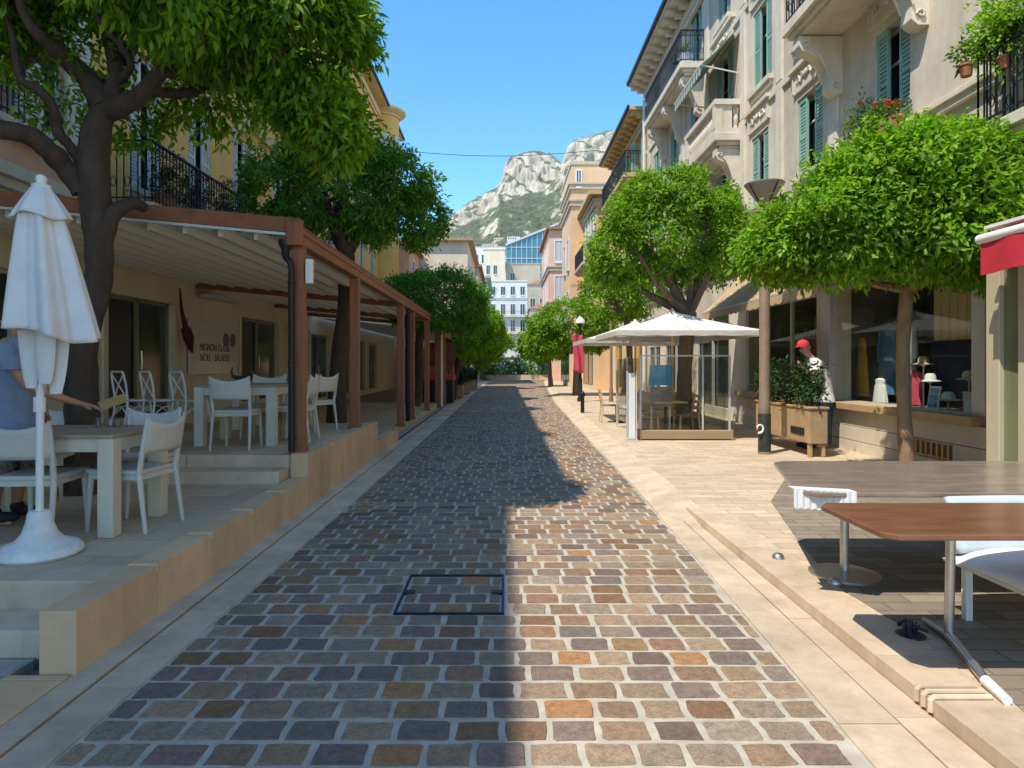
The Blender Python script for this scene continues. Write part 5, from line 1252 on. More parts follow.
for i, (x, y, z, w_, h, m_) in enumerate(hv):
    lab = ['small white villa low on the green slope','small cream villa above the teal building','long cream villa behind the left hand roofs','white villa on the slope above the rose house','cream villa among trees under the cliff','highest white villa on the mountain slope'][i]
    house('villa', lab, x, x+w_, y, y+8, z-16, z+h, m_, front=[(x+1+j*2.5, x+2.2+j*2.5, z+h-3, z+h-1.2) for j in range(int(w_/3))], pitch=1.5)

# ================= left side =================
XL = -7.0
la = thing('apartment_house', 'salmon pink house above the restaurant at the left edge', 'building', (XL, 6, 0))
w1 = [(8.75,1.1,5.15,7.6),(10.15,.85,5.15,7.5),(6.3,1.1,5.15,7.6),(3.9,1.1,5.15,7.6),(1.5,1.1,5.15,7.6)]
w2 = [(y,w_,9.0,11.2) for y,w_,_,_ in w1]
ops = [(y-w_/2,y+w_/2,a,b_) for y,w_,a,b_ in w1+w2]
b = MB(); facade(b, XL, 1, -8, 10.88, 4.2, 13.7, ops, .25); body(b, XL, 1, -8, 10.88, 4.2, 13.7, 9); b.build('wall', M['pink_wall'], la)
b = MB(); facade(b, XL, 1, -8, 10.88, 0, 4.2, [(8.3,9.55,.6,2.95)], .2); body(b, XL, 1, -8, 10.88, 0, 4.19, 9); b.build('shopfront_wall', M['shop_wall'], la)
window(la, XL, 1, 8.925, 1.25, .6, 2.95, .18, 'beige_metal', 'door_dark', None, None)
for y,w_,a,b_ in w1+w2: window(la, XL, 1, y, w_, a, b_, .2, 'white_paint', 'pane', 'shutter_white', 'trim_cream', 8)
b = MB(); b.box(XL+.002, XL+.30, -8, 10.88, 4.16, 4.34); b.box(XL+.002, XL+.22, -8, 10.88, 4.02, 4.158); b.box(XL+.002, XL+.12, -8, 10.88, 3.86, 4.018); b.build('ledge', M['trim_cream'], la, bev=.01)
b = MB(); b.box(XL+.002, XL+.20, 4.5, 10.7, 4.92, 5.03); b.box(XL+.002, XL+.12, 4.5, 10.7, 4.8, 4.918); b.build('ledge', M['trim_cream'], la, bev=.01)
railing(la, (XL+.17, 8.1, 5.03), (XL+.17, 9.4, 5.03), .7, .1)
for y in (9.62, 10.6):
    b = MB(); b.box(XL+.002, XL+.06, y-.1, y+.1, 5.04, 8.2); b.build('pilaster', M['trim_cream'], la)
cornice(la, XL, 1, -8, 2.65, 14.1, .6, 'trim_cream', .8)
b = MB(); b.box(XL-8.9, XL, 2.65, 10.87, 13.71, 15.6); b.build('shadow_attic', M['pink_wall'], la); cornice(la, XL, 1, 2.66, 10.87, 15.9, .6, 'trim_cream', .8)  # out-of-view raised roof block, added so the street shadow steps outward
lb = thing('apartment_house', 'ochre yellow house with arched white shutters behind the street trees on the left', 'building', (XL, 25, 0))
ly_ = [12.9,15.2,17.6,20.6,23.6,26.6,29.6,32.6,35.2,40.4]
w1 = [(y,1.15,4.95,7.6) for y in ly_]; w2 = [(y,1.1,9.0,11.2) for y in ly_]; w3 = [(y,1.0,12.6,14.3) for y in ly_]
ops = [(y-w_/2,y+w_/2,a,b_) for y,w_,a,b_ in w1+w2+w3]
b = MB(); facade(b, XL, 1, 10.9, 42, 4.0, 15.7, ops, .25); body(b, XL, 1, 10.9, 42, 4.0, 15.7, 9); b.build('wall', M['yellow_wall'], lb)
gops = [(11.6,13.95,.6,2.86),(17.5,20.4,.6,2.86),(21.3,23.0,.3,2.7),(23.8,26.3,.3,2.7),(28,30,.3,2.7),(31,33,.3,2.7),(34,36,.3,2.7)]
b = MB(); facade(b, XL, 1, 10.9, 42, 0, 4.0, gops, .22); body(b, XL, 1, 10.9, 42, 0, 3.99, 9); b.build('shopfront_wall', M['shop_wall'], lb)
for a, b_, c, d in gops:
    q_ = MB(); x = XL-.12
    for y in (a+.04, (a+b_)/2, b_-.04): q_.box(x-.03,x+.03,y-.04,y+.04,c,d)
    q_.box(x-.03,x+.03,a,b_,d-.07,d); f = q_.build('door', M['olive_metal'], lb); q_ = MB(); q_.add([(x-.04,a,c),(x-.04,b_,c),(x-.04,b_,d),(x-.04,a,d)],[(0,1,2,3)]); q_.build('pane', M['door_dark'], f)
    q_ = MB(); q_.box(x-.012,x+.012,(a+b_)/2+.05,b_-.1,c+.02,d-.09); q_.build('glass_leaf', M['door_glass'], f)
    q_ = MB(); q_.tube([(x+.05,(a+b_)/2+.10,c+.9),(x+.06,(a+b_)/2+.10,c+1.0),(x+.05,(a+b_)/2+.10,c+1.25)],.014,6); q_.build('door_handle', M['steel'], f)
    q_ = MB(); q_.box(XL+.002,XL+.05,a-.13,a,c,d+.13); q_.box(XL+.002,XL+.05,b_,b_+.13,c,d+.13); q_.box(XL+.002,XL+.05,a,b_,d,d+.13); q_.build('door_surround', M['shop_wall'], f)
for y,w_,a,b_ in w1:
    f = window(lb, XL, 1, y, w_, a, b_-.0, .2, 'white_paint', 'pane', 'shutter_white', 'trim_cream', -1)
    q_ = MB(); q_.prism([(y+.72*math.cos(t), b_-.28+.62*math.sin(t)) for t in [math.pi*k/14 for k in range(15)]]+[(y-.60*math.cos(t), b_-.28+.50*math.sin(t)) for t in [math.pi*k/14 for k in range(15)]], lambda a_, c_, t_: (XL+t_, a_, c_), .002, .07); q_.build('arch_moulding', M['trim_cream'], f)
for y,w_,a,b_ in w2+w3: window(lb, XL, 1, y, w_, a, b_, .2, 'white_paint', 'pane', 'shutter_white', 'trim_cream', -1)
b = MB(); b.box(XL+.002, XL+.12, 10.9, 42, 8.0, 8.3); b.box(XL+.002, XL+.10, 10.9, 42, 11.8, 12.05); b.build('string_course', M['trim_ochre'], lb, bev=.008)
cornice(lb, XL, 1, 10.9, 42.0, 15.9, .6, 'trim_ochre', 0)
tr = MB(); tr.lathe((-6.95,37.6,4.4), [(.6,0),(.95,.5),(.95,10.7),(.95,11.1)], 32); tt = tr.build('bow_bay', M['yellow_wall'], lb, smooth=True)
tr = MB(); tr.lathe((-6.95,37.6,15.5), [(.96,0),(1.04,.02),(1.04,.12),(1.2,.2),(1.34,.3),(1.34,.42),(.9,.46),(0,.5)], 32); tr.build('bay_cornice', M['trim_ochre'], tt, smooth=True)
tr = MB(); tr.lathe((-6.95,37.6,8.1), [(.955,0),(1.0,.02),(1.0,.2),(.955,.22)], 32); tr.lathe((-6.95,37.6,11.9), [(.955,0),(1.0,.02),(1.0,.2),(.955,.22)], 32); tr.build('bay_band', M['trim_ochre'], tt)
for a in (-70, -20, 30):
    for z in (9.9, 13.5):
        q_ = MB(); c = Vector((-6.95+.95*math.cos(R(a)), 37.6+.95*math.sin(R(a)), z)); q_.obox(c, (.06,.5,1.9), (0,0,R(a))); q_.build('window', M['shutter_white'], tt)
# roof terrace balcony over the pergola
s_ = slab(lb, XL, 1, 11.2, 16.0, 4.36, 1.05, 'trim_cream', .16)
railing(s_, (XL+1.0,11.25,4.36),(XL+1.0,15.95,4.36),1.05,.12); railing(s_, (XL+.04,11.25,4.36),(XL+1.0,11.25,4.36),1.05,.12)
s_ = slab(lb, XL, 1, 16.9, 22.4, 4.36, .6, 'trim_cream', .16); railing(s_, (XL+.56,16.95,4.36),(XL+.56,22.35,4.36),.95,.12); railing(s_, (XL+.04,16.95,4.36),(XL+.56,16.95,4.36),.95,.12)
lc = house('apartment_house', 'plain cream house with brown eaves at the far left end of the street', -9.5, -2.75, 50, 62, 0, 10.9, 'cream_wall', front=[(-7.6,-6.8,7.6,9.2),(-7.6,-6.8,4.6,6.4)], side=[(51.5,52.6,7.4,9.4),(55,56.1,7.4,9.4),(58.5,59.6,7.4,9.4),(51.5,52.6,4.4,6.4),(55,56.1,4.4,6.4)], sx=1, over=.4, roof='brown_sill', bands=(6.9,))
s_ = slab(lc, -2.75, 1, 51, 54, 7.2, .6, 'trim_cream', .16); railing(s_, (-2.2,51.05,7.2),(-2.2,53.95,7.2),.95,.15,'shutter_green',False); railing(s_, (-2.75,51.05,7.2),(-2.2,51.05,7.2),.95,.15,'shutter_green',False)
b = MB(); b.box(-5.6,-5.0,53,53.6,11.1,12.6); b.build('chimney', M['beige_wall'], lc)
house('apartment_house', 'pinkish terracotta block set back between the ochre and cream houses', -14, -6.4, 44.5, 49.8, 0, 9.6, 'pink_wall', front=[(-8.2,-7.4,7,8.8)], side=[(46,47,6.8,8.8)], sx=1, over=.3)
house('apartment_house', 'weathered beige house just past the plain cream one', -7, -2.5, 64, 80, 0, 11.0, 'beige_wall', side=[(65+i*3,66.1+i*3,7.6,9.6) for i in range(5)]+[(65+i*3,66.1+i*3,4.4,6.4) for i in range(5)], sx=1, over=.35)
house('apartment_house', 'pale house with a verdigris roof edge far down on the left', -6, -2.2, 84, 100, 0, 12.5, 'white_wall', front=[(-3.4,-2.6,9,11)], side=[(86+i*3,87+i*3,9,11) for i in range(4)], sx=1, over=.5, roof='shutter_green')
# ------------------------------------------------------------------ street furniture on the right
up = thing('uplighter_lamp', 'tall taupe street lamp with an upturned bowl between the right hand trees', 'street lamp', (4.42, 11.2, .078))
b = MB(); b.lathe((4.42,11.2,.078), [(.11,0),(.11,.03),(.095,.05),(.095,.75),(.10,.78),(.088,.82),(.085,4.2),(.06,4.25),(0,4.25)], 20); b.build('pole', M['pole_taupe'], up, smooth=True)
b = MB(); b.lathe((4.42,11.2,.05), [(.103,.03),(.1035,.04),(.1035,.70),(.103,.71)], 20); b.build('pole_sleeve', pmat('dark_green_paint',(.03,.04,.032),.6,.4,8,.3,40), up, smooth=True)
b = MB(); b.lathe((4.42,11.2,4.27), [(.06,0),(.08,.02),(.30,.34),(.325,.37),(.325,.39),(.29,.385),(.05,.06),(0,.06)], 32); b.build('lamp_bowl', M['lamp_taupe'], up, smooth=True)
b = MB()
for a in (20,110,200,290):
    c, s = math.cos(R(a)), math.sin(R(a)); b.bar((4.42+.07*c,11.2+.07*s,4.27),(4.42+.325*c,11.2+.325*s,4.645),.018,.014)
b.build('bowl_ribs', M['metal_dark'], up)
b = MB(); b.tube([(4.33+.075*math.cos(t)*(1-.06*i)-.03, 11.1, .52+.085*math.sin(t)*(1-.06*i)) for i, t in enumerate([k*.62-1.9 for k in range(9)])], [.022-.001*i for i in range(9)], 8); b.build('scroll_hook', M['lamp_white'], up, smooth=True)
pl = thing('thin_lamp_post', 'thin grey brown lamp post beyond the open parasols', 'street lamp', (4.3, 26.5, .078))
b = MB(); b.lathe((4.3,26.5,.078), [(.09,0),(.08,.5),(.06,.6),(.05,4.4),(0,4.4)], 12); b.build('pole', M['pole_taupe'], pl, smooth=True)
b = MB(); b.lathe((4.3,26.5,4.45), [(.05,0),(.3,.3),(.33,.36),(0,.33)], 20); b.build('lamp_bowl', M['lamp_taupe'], pl, smooth=True)
bl = thing('lamp_post', 'small street lamp with a white shade and a red banner hung on it', 'street lamp', (3.1, 26.8, .078))
b = MB(); b.lathe((3.1,26.8,.078), [(.13,0),(.13,.1),(.09,.2),(.08,.9),(.05,1.0),(.045,3.0),(.07,3.05),(.09,3.15),(.05,3.2),(0,3.2)], 14); b.build('pole', M['metal_dark'], bl, smooth=True)
b = MB(); b.lathe((3.1,26.8,3.24), [(.08,0),(.20,.02),(.17,.16),(.06,.27),(.02,.33),(0,.33)], 18); b.build('lamp_shade', M['lamp_white'], bl, smooth=True)
bn = thing('red_banner', 'faded red cloth banner hanging from the small street lamp', 'banner', (3.02, 26.6, 1.2))
b = MB(); b.grid(lambda u, v: (2.78+.42*u+.03*math.sin(v*5), 26.62+.05*math.sin(u*9+v*3), 1.25+1.55*v+.04*math.sin(u*6)), 16, 14); b.build('cloth', M['pink_cloth'], bn, smooth=True, solid=.01)
b = MB(); b.tube([(2.72,26.62,2.83),(3.12,26.62,2.83)], .02, 8); b.build('arm', M['metal_dark'], bn)

# open parasols
def parasol(root, x, y, half, ze, za, val=.10):
    b = MB(); n = 12
    def top(u, v):
        a = 8*u; k = int(a) % 8; t = a-int(a)
        cs = [(1,0),(1,1),(0,1),(-1,1),(-1,0),(-1,-1),(0,-1),(1,-1)]
        p, q_ = cs[k], cs[(k+1)%8]; ex = (p[0]+(q_[0]-p[0])*t)*half; ey = (p[1]+(q_[1]-p[1])*t)*half
        rr = max(abs(ex), abs(ey)); sag = -.035*math.sin(math.pi*v)*(1 if k % 1 == 0 else 1)*(.6+.4*abs(math.cos(4*math.pi*u*1)))
        return (x+ex*v, y+ey*v, za+(ze-za)*v**.95+sag)
    b.grid(top, 64, 14, wrap=True)
    b.lathe((x,y,za-.03), [(.09,0),(.03,.05),(.02,.09),(0,.09)], 8)
    c = b.build('canopy', M['fabric_white'], root, smooth=False)
    b = MB()
    for (p, q_) in (((-1,-1),(1,-1)),((1,-1),(1,1)),((1,1),(-1,1)),((-1,1),(-1,-1))):
        b.grid(lambda u, v: (x+half*1.002*(p[0]+(q_[0]-p[0])*u), y+half*1.002*(p[1]+(q_[1]-p[1])*u), ze-val*v+.006*math.sin(u*30)), 30, 2)
    b.build('valance', M['fabric_edge'], c)
    b = MB(); b.tube([(x,y,.1),(x,y,za-.02)], .025, 10); b.build('pole', M['wood_chair'], root, smooth=True)
    b = MB()
    for (p, q_) in ((1,1),(1,-1),(-1,1),(-1,-1),(1,0),(-1,0),(0,1),(0,-1)): b.bar((x,y,za-.12),(x+p*half*.97,y+q_*half*.97,ze-.0),.022,.03); b.bar((x,y,za-.5),(x+p*half*.5,y+q_*half*.5,(za+ze)/2-.10),.018,.025)
    b.build('ribs', M['wood_chair'], root)
    b = MB(); b.lathe((x,y,.08), [(.3,0),(.3,.06),(.06,.09),(.05,.4),(0,.4)], 20); b.build('base', M['metal_dark'], root, smooth=True)
GP = 'open white parasols on the right terrace'
p2 = thing('open_parasol', 'open white parasol above the glazed windbreak enclosure', 'parasol', (3.62, 14.2, .08), 0, GP); parasol(p2, 3.62, 14.2, 1.45, 2.25, 2.74)
p3 = thing('open_parasol', 'open white parasol mostly hidden behind the nearer one', 'parasol', (3.5, 17.6, .08), 0, GP); parasol(p3, 3.5, 17.6, 1.5, 2.22, 2.74)

# windbreak enclosure
wb = thing('windbreak', 'glazed terrace windbreak on a mottled brown trough under the open parasol', 'windbreak', (3.65, 13.3, .08))
b = MB(); b.box(2.72,4.55,13.15,13.38,.10,.27); b.box(2.70,2.74,13.14,13.4,.08,.29); b.box(4.53,4.57,13.14,13.4,.08,.29); b.build('trough', M['wicker'], wb, bev=.01)
for x in (2.74,4.53):
    b = MB(); b.box(x-.02,x+.02,13.24,13.28,.08,1.75); b.build('post', M['alu'], wb, bev=.004)
b = MB(); b.box(3.98,4.01,13.24,13.28,.271,1.75); b.build('post', M['alu'], wb, bev=.004)
for a, c in ((2.765,3.975),(4.015,4.505)):
    b = MB(); b.box(a,c,13.255,13.267,.28,1.72); b.build('glass_panel', M['glass_screen'], wb)
b = MB(); b.box(2.74,4.53,13.24,13.28,1.751,1.78); b.build('top_rail', M['alu'], wb)
b = MB(); b.box(2.735,2.747,13.42,16.0,.28,1.72); b.build('glass_panel', M['glass_screen'], wb)
for y in (14.7,16.0):
    b = MB(); b.box(2.72,2.76,y-.02,y+.02,.08,1.75); b.build('post', M['alu'], wb)
b = MB(); b.box(4.5,4.512,13.42,15.2,.28,1.72); b.build('glass_panel', M['glass_screen'], wb)
b = MB(); b.box(4.48,4.53,15.18,15.22,.08,1.75); b.build('post', M['alu'], wb)
ms = thing('menu_stand', 'narrow white menu stand beside the windbreak', 'menu stand', (2.52, 13.1, .08))
b = MB(); b.box(2.46,2.60,13.08,13.11,.15,1.42); b.build('panel', M['white_paint'], ms, bev=.004)
b = MB(); b.box(2.43,2.45,13.06,13.13,.08,1.46); b.box(2.61,2.63,13.06,13.13,.08,1.46); b.box(2.34,2.429,13.08,13.11,.72,.78); b.box(2.40,2.66,12.98,13.2,.08,.10); b.build('frame', M['alu'], ms)
bs_ = thing('blue_sign', 'blue notice board standing inside the glazed windbreak', 'sign', (3.23, 13.6, .08))
b = MB(); b.box(3.0,3.46,13.58,13.61,1.16,1.58); b.build('panel', M['blue_sign'], bs_, bev=.005)
b = MB(); b.box(3.02,3.44,13.582,13.608,.72,1.13); b.build('lower_panel', pmat('mauve_print',(.22,.17,.17),.6,.3,8,0), bs_)
b = MB(); b.bar((3.04,13.63,.08),(3.04,13.63,1.62),.03,.03); b.bar((3.42,13.63,.08),(3.42,13.63,1.62),.03,.03); b.build('legs', M['alu'], bs_)

bn_ = thing('cushioned_bench', 'low cream cushioned bench inside the glazed windbreak', 'bench', (3.75,14.45,.08))
b = MB(); b.box(3.05,4.4,14.75,15.25,.1,.38); b.build('base', M['wicker'], bn_, bev=.02)
b = MB(); b.box(3.05,4.4,14.72,15.2,.381,.52); b.build('seat_cushion', M['trim_ochre'], bn_, bev=.04)
b = MB(); b.box(3.05,4.4,15.2,15.36,.521,.95); b.build('backrest', M['trim_cream'], bn_, bev=.05)
# cafe sets
def cafe_table(root, top='wood_chair', w_=.7, h=.74):
    b = MB(); b.box(-w_/2,w_/2,-w_/2,w_/2,h-.03,h); b.build('tabletop', M[top], root, world=False, bev=.006)
    b = MB(); b.tube([(0,0,.03),(0,0,h-.03)], .03, 10); b.build('stem', M['metal_dark'], root, world=False)
    b = MB(); b.bar((-.25,-.25,.02),(.25,.25,.02),.05,.03); b.bar((-.25,.25,.02),(.25,-.25,.02),.05,.034); b.build('foot', M['metal_dark'], root, world=False)
def cafe_chair(root, m='wood_chair', m2='wicker'):
    b = MB(); b.box(-.21,.21,-.21,.21,.43,.46); b.build('seat', M[m2], root, world=False, bev=.01)
    for sx in (-1,1):
        b = MB(); b.bar((sx*.19,-.19,.44),(sx*.2,-.24,0),.035,.035); b.bar((sx*.19,-.19,.44),(sx*.19,-.26,.88),.035,.03); b.build('leg', M[m], root, world=False)
        b = MB(); b.bar((sx*.19,.19,.43),(sx*.2,.21,0),.035,.035); b.build('leg', M[m], root, world=False)
    b = MB()
    for z in (.6,.72,.84): b.bar((-.18,-.205-(z-.44)*.16,z),(.18,-.205-(z-.44)*.16,z),.02,.06)
    b.build('backrest', M[m], root, world=False)
ct = thing('cafe_table', 'square beech cafe table nearest the glass of the windbreak', 'table', (3.4,13.9,.08), R(8), 'cafe tables in the windbreak'); cafe_table(ct)
dup(ct, (4.1,16.1,.08), R(-6), 'square beech cafe table behind the cream bench')
dup(ct, (3.2,17.2,.08), R(5), 'square beech cafe table under the hidden parasol')
GCH = 'beech cafe chairs round the terrace tables'
cc = thing('cafe_chair', 'beech cafe chair at the street side of the windbreak table', 'chair', (2.98,13.85,.08), R(-85), GCH); cafe_chair(cc)
dup(cc, (3.85,13.95,.08), R(95), 'beech cafe chair opposite it under the open parasol')
dup(cc, (3.6,16.1,.08), R(-85), 'beech cafe chair street side of the table behind the bench')
dup(cc, (4.6,16.1,.08), R(95), 'beech cafe chair between the rear table and the shop')
dup(cc, (2.75,17.2,.08), R(-90), 'beech cafe chair on the street side under the hidden parasol')
dup(cc, (3.7,17.25,.08), R(92), 'beech cafe chair on the shop side under the hidden parasol')

# planter with dark shrubs and the person behind it
pt = thing('planter_trough', 'brown wooden planter trough full of dark shrubs below the tan awning', 'planter', (5.0, 12.1, .08))
b = MB(); b.box(4.96,5.26,10.72,13.0,.30,.86); b.box(4.94,5.28,10.7,13.02,.861,.90)
for y in (10.8,12.9): b.box(4.98,5.03,y-.05,y+.05,.08,.30); b.box(5.19,5.24,y-.05,y+.05,.08,.30)
b.build('box', M['planter'], pt, bev=.01)
b = MB(); b.box(4.948,4.959,10.9,11.4,.42,.54); b.build('vent', M['metal_dark'], pt)
bush(pt, 'shrubs', [(5.12,11.05,1.22,.20,.32,.46),(5.12,11.6,1.2,.20,.3,.40),(5.12,12.2,1.24,.20,.35,.44),(5.12,12.75,1.25,.2,.3,.45)], 620, 6, .085, .035, 61, 'shrub_leaf', fill=.5, gate=-.3, down=.1, sprig=.08)
B0 = Vector((5.68, 11.9, .08)); J = {}; E = []
chain(J, E, [('hip',(5.760,11.9,1.08),(.15,.12)),('waist',(5.730,11.9,1.28),(.14,.11)),('chest',(5.640,11.9,1.52),(.16,.12)),('neck0',(5.540,11.88,1.70),(.065,.065)),('neck',(5.480,11.86,1.75),.05),('head',(5.400,11.84,1.85),(.082,.09)),('top',(5.370,11.84,1.95),(.066,.07))])
chain(J, E, [('sr',(5.560,11.72,1.63),.06),('er',(5.420,11.58,1.42),.042),('wr',(5.24,11.56,1.52),.026)], 'chest')
chain(J, E, [('sl',(5.660,12.08,1.64),.06),('el',(5.620,12.18,1.38),.042),('wl',(5.460,12.2,1.22),.026)], 'chest')
chain(J, E, [('tr',(5.760,11.8,.9),.09),('kr',(5.760,11.8,.55),.058),('ar',(5.780,11.8,.17),.038),('fr',(5.640,11.78,.11),.032)], 'hip')
chain(J, E, [('tl',(5.760,12.0,.9),.09),('kl',(5.760,12.0,.55),.058),('al',(5.780,12.0,.17),.038),('fl',(5.640,12.02,.11),.032)], 'hip')
hand(J, E, 'wr', 'r', (-.6,-.1,.6), (-.2,.9,.1), (-.6,0,-.6), .35); hand(J, E, 'wl', 'l', (-.6,.1,-.5), (.1,-.9,0), (-.4,0,.7), .35)
p2_ = skin_mesh('person', J, E, M['skin_pale'], loc=B0)
tag(p2_, 'person in a red cap and white top leaning forward behind the dark shrubs', 'person')
b = MB(); loft(b, [(5.77,11.9,.92,.19,.185),(5.75,11.9,1.1,.175,.17),(5.73,11.9,1.28,.165,.16),(5.655,11.9,1.50,.175,.195),(5.59,11.895,1.63,.14,.22),(5.545,11.885,1.71,.085,.10)], seed=7)
loft(b, [(5.575,11.72,1.655,.09,.085),(5.53,11.68,1.57,.085,.08),(5.48,11.635,1.49,.08,.078)], 18, seed=8); loft(b, [(5.67,12.08,1.655,.09,.085),(5.65,12.12,1.57,.085,.08),(5.635,12.15,1.47,.08,.076)], 18, seed=9)
b.build('white_top', M['white_cloth'], p2_, smooth=True)
b = MB(); loft(b, [(5.76,11.9,1.08,.165,.16),(5.76,11.9,.9,.17,.185),(5.765,11.9,.84,.165,.19)], seed=10)
loft(b, [(5.765,11.805,.92,.12,.105),(5.77,11.80,.55,.10,.085),(5.775,11.80,.17,.085,.075)], 20, seed=11); loft(b, [(5.765,12.0,.92,.12,.105),(5.77,12.0,.55,.10,.085),(5.775,12.0,.17,.085,.075)], 20, seed=12)
b.build('trousers', M['navy'], p2_, smooth=True)
person_head((5.390,11.84,1.87), (-.9,-.15,-.25), M['skin_pale'], p2_, M['hair_blond'], .098)
b = MB(); b.lathe((5.360,11.835,1.925), [(.108,-.02),(.112,.02),(.095,.07),(.05,.105),(0,.115)], 24); b.prism([(math.cos(t)*.10, math.sin(t)*.13) for t in [k*math.pi/10-math.pi/2 for k in range(11)]], lambda a, c, t: (5.28-a*1.0, 11.825+c*.75, 1.915+t-.25*a), 0, .012); b.build('cap', M['red_cloth'], p2_, smooth=True)
for yy in (11.79,12.01):
    b = MB(); b.ball((5.44,yy,.135),(.13,.048,.055),8); b.build('shoe', M['shoe'], p2_, smooth=True)

# pots and plants on the balconies
def pot(name, label, x, y, z, r, h, group, leaf=True, fl=0, seed=1, spread=1.0, tall=1.0, leafm='plant_leaf', nsp=60):
    root = thing(name, label, 'potted plant', (x,y,z), 0, group)
    b = MB(); b.lathe((x,y,z), [(r*.72,0),(r*.95,h*.8),(r*1.08,h*.82),(r*1.08,h),(r*.9,h),(r*.85,h*.9),(0,h*.9)], 18); b.build('pot', M['terracotta'], root, smooth=True)
    bush(root, 'foliage', [(x,y,z+h+.14*tall,.2*spread,.2*spread,.2*tall)], nsp, 6, .07, .035, seed, leafm, fill=.5, gate=-.5, down=.15, sprig=.06)
    if fl:
        rn = random.Random(seed)
        for i in range(fl):
            b = MB(); c = Vector((x+rn.uniform(-.17,.17)*spread, y+rn.uniform(-.17,.17)*spread, z+h+.2*tall+rn.uniform(0,.14)))
            for k in range(9): b.ball(c+Vector((rn.uniform(-.035,.035),rn.uniform(-.035,.035),rn.uniform(-.02,.03))), (.019,.019,.013), 4)
            b.build('flower', M['petal_red'], root, smooth=True)
    return root
hk = thing('pot_shelf', 'narrow iron pot shelf under the shuttered window', 'shelf', (6.02, 10.5, 5.2))
b = MB(); b.box(5.90,6.16,9.9,11.75,5.14,5.17); b.bar((5.91,9.9,5.17),(5.91,11.75,5.17),.015,.015)
for y in (10.0,10.8,11.6): b.bar((6.19,y,4.9),(5.92,y,5.14),.02,.02)
b.build('tray', M['metal_dark'], hk)
GPOT = 'geranium pots on the window shelf'
pot('flower_pot', 'terracotta pot of red geraniums nearest us on the window shelf', 6.02, 10.08, 5.17, .12, .22, GPOT, fl=3, seed=41, spread=.7, tall=.6, nsp=30)
pot('flower_pot', 'terracotta pot crowded with red geraniums on the window shelf', 6.02, 10.42, 5.17, .13, .22, GPOT, fl=8, seed=42, tall=1.1)
pot('flower_pot', 'terracotta pot of green leaves beside the geraniums', 6.02, 10.75, 5.17, .12, .2, GPOT, seed=43, tall=1.4)
pot('flower_pot', 'terracotta pot with tall straggling stems and one red bloom', 6.02, 11.1, 5.17, .12, .2, GPOT, fl=1, seed=44, tall=2.6, spread=1.1, nsp=70)
pot('flower_pot', 'terracotta pot of thin leaves at the far end of the shelf', 6.02, 11.5, 5.17, .12, .18, GPOT, seed=45, tall=1.6, nsp=40)
pot('balcony_plant', 'large yellow green bush spilling over the near iron balcony', 5.76, 7.6, 5.0, .07, .14, None, seed=46, tall=2.3, spread=1.7, nsp=380, leafm='leaf_yellow_sunlit')
pot('balcony_plant', 'small terracotta pot hung at the corner of the near balcony', 5.66, 8.08, 5.12, .08, .15, None, seed=47, tall=.7, spread=.9, nsp=40)
pot('balcony_plant', 'dark leafy plant behind the near balcony bars', 5.9, 7.1, 4.44, .16, .3, None, seed=48, tall=2.2, spread=1.4, leafm='shrub_leaf', nsp=160)
pot('balcony_plant', 'green plant in a terracotta pot on the long upper balcony', 5.75, 20.9, 10.93, .14, .3, None, seed=49, tall=1.5, nsp=60)
pot('balcony_plant', 'reddish leaved plant on the cream ochre balcony', 5.6, 31.9, 10.21, .18, .35, None, fl=4, seed=50, tall=1.6, spread=1.3, nsp=80)
for i, (x, y, s) in enumerate(((-6.25,12.2,51),(-6.3,13.4,52),(-6.2,14.6,53),(-6.3,15.5,54))):
    pot('balcony_plant', ['dark bush in a pot at the near end of the roof terrace railing','dark potted bush with red flowers on the roof terrace','tall dark potted bush behind the roof terrace railing','dark potted bush at the far end of the roof terrace railing'][i], x, y, 4.37, .2, .35, 'potted bushes on the roof terrace', fl=3 if i == 1 else 0, seed=s, tall=2.4+.5*(i == 2), spread=1.8, leafm='shrub_leaf', nsp=170)
bm = thing('air_conditioner', 'pale blue box unit standing on the long upper balcony', 'air conditioner', (5.7, 21.4, 10.93))
b = MB(); b.box(5.52,5.9,20.6,21.3,10.95,11.35); b.build('casing', M['ice_cloth'], bm, bev=.02)
b = MB(); b.lathe((5.515,20.95,11.15),[(.0,0),(.14,0),(.14,.004),(0,.004)],16); b.build('fan_grille', M['metal_dark'], bm)

# ------------------------------------------------------------------ terrace tables in the right foreground
bt = thing('bistro_table', 'brown topped bistro table on a metal leg at the right front corner', 'table', (2.44, 3.45, .083))
b = MB()
b.prism([(1.74,3.06),(1.80,3.0),(3.55,3.0),(3.6,3.06),(3.6,3.62),(3.55,3.7),(1.80,3.7),(1.74,3.62)], lambda a, c, t: (a, c, t), .795, .823); b.build('tabletop', M['brown_top'], bt, bev=.006)
b = MB(); b.tube([(2.44,3.62,.11),(2.44,3.60,.795)], .024, 12); b.tube([(2.44,3.60,.74),(2.44,3.60,.794)], .06, 12); b.build('leg', M['steel'], bt, smooth=True)
b = MB(); b.tube([(2.46,3.86,.105),(2.44,3.62,.115),(2.30,3.20,.112),(2.25,3.06,.108)], [.02,.026,.024,.02], 10); b.build('foot', M['steel'], bt, smooth=True)
b = MB(); b.tube([(2.262,3.10,.112),(2.235,2.93,.105)], [.027,.022], 10); b.build('foot_cap', M['white_paint'], bt, smooth=True)
b = MB(); b.tube([(3.3,3.60,.11),(3.3,3.60,.795)], .024, 12); b.tube([(3.3,3.86,.105),(3.3,3.62,.115),(3.3,3.1,.108)], .022, 10); b.build('leg', M['steel'], bt, smooth=True)
b2 = thing('bistro_table', 'grey brown glossy table behind the brown topped one', 'table', (2.9, 5.0, .083))
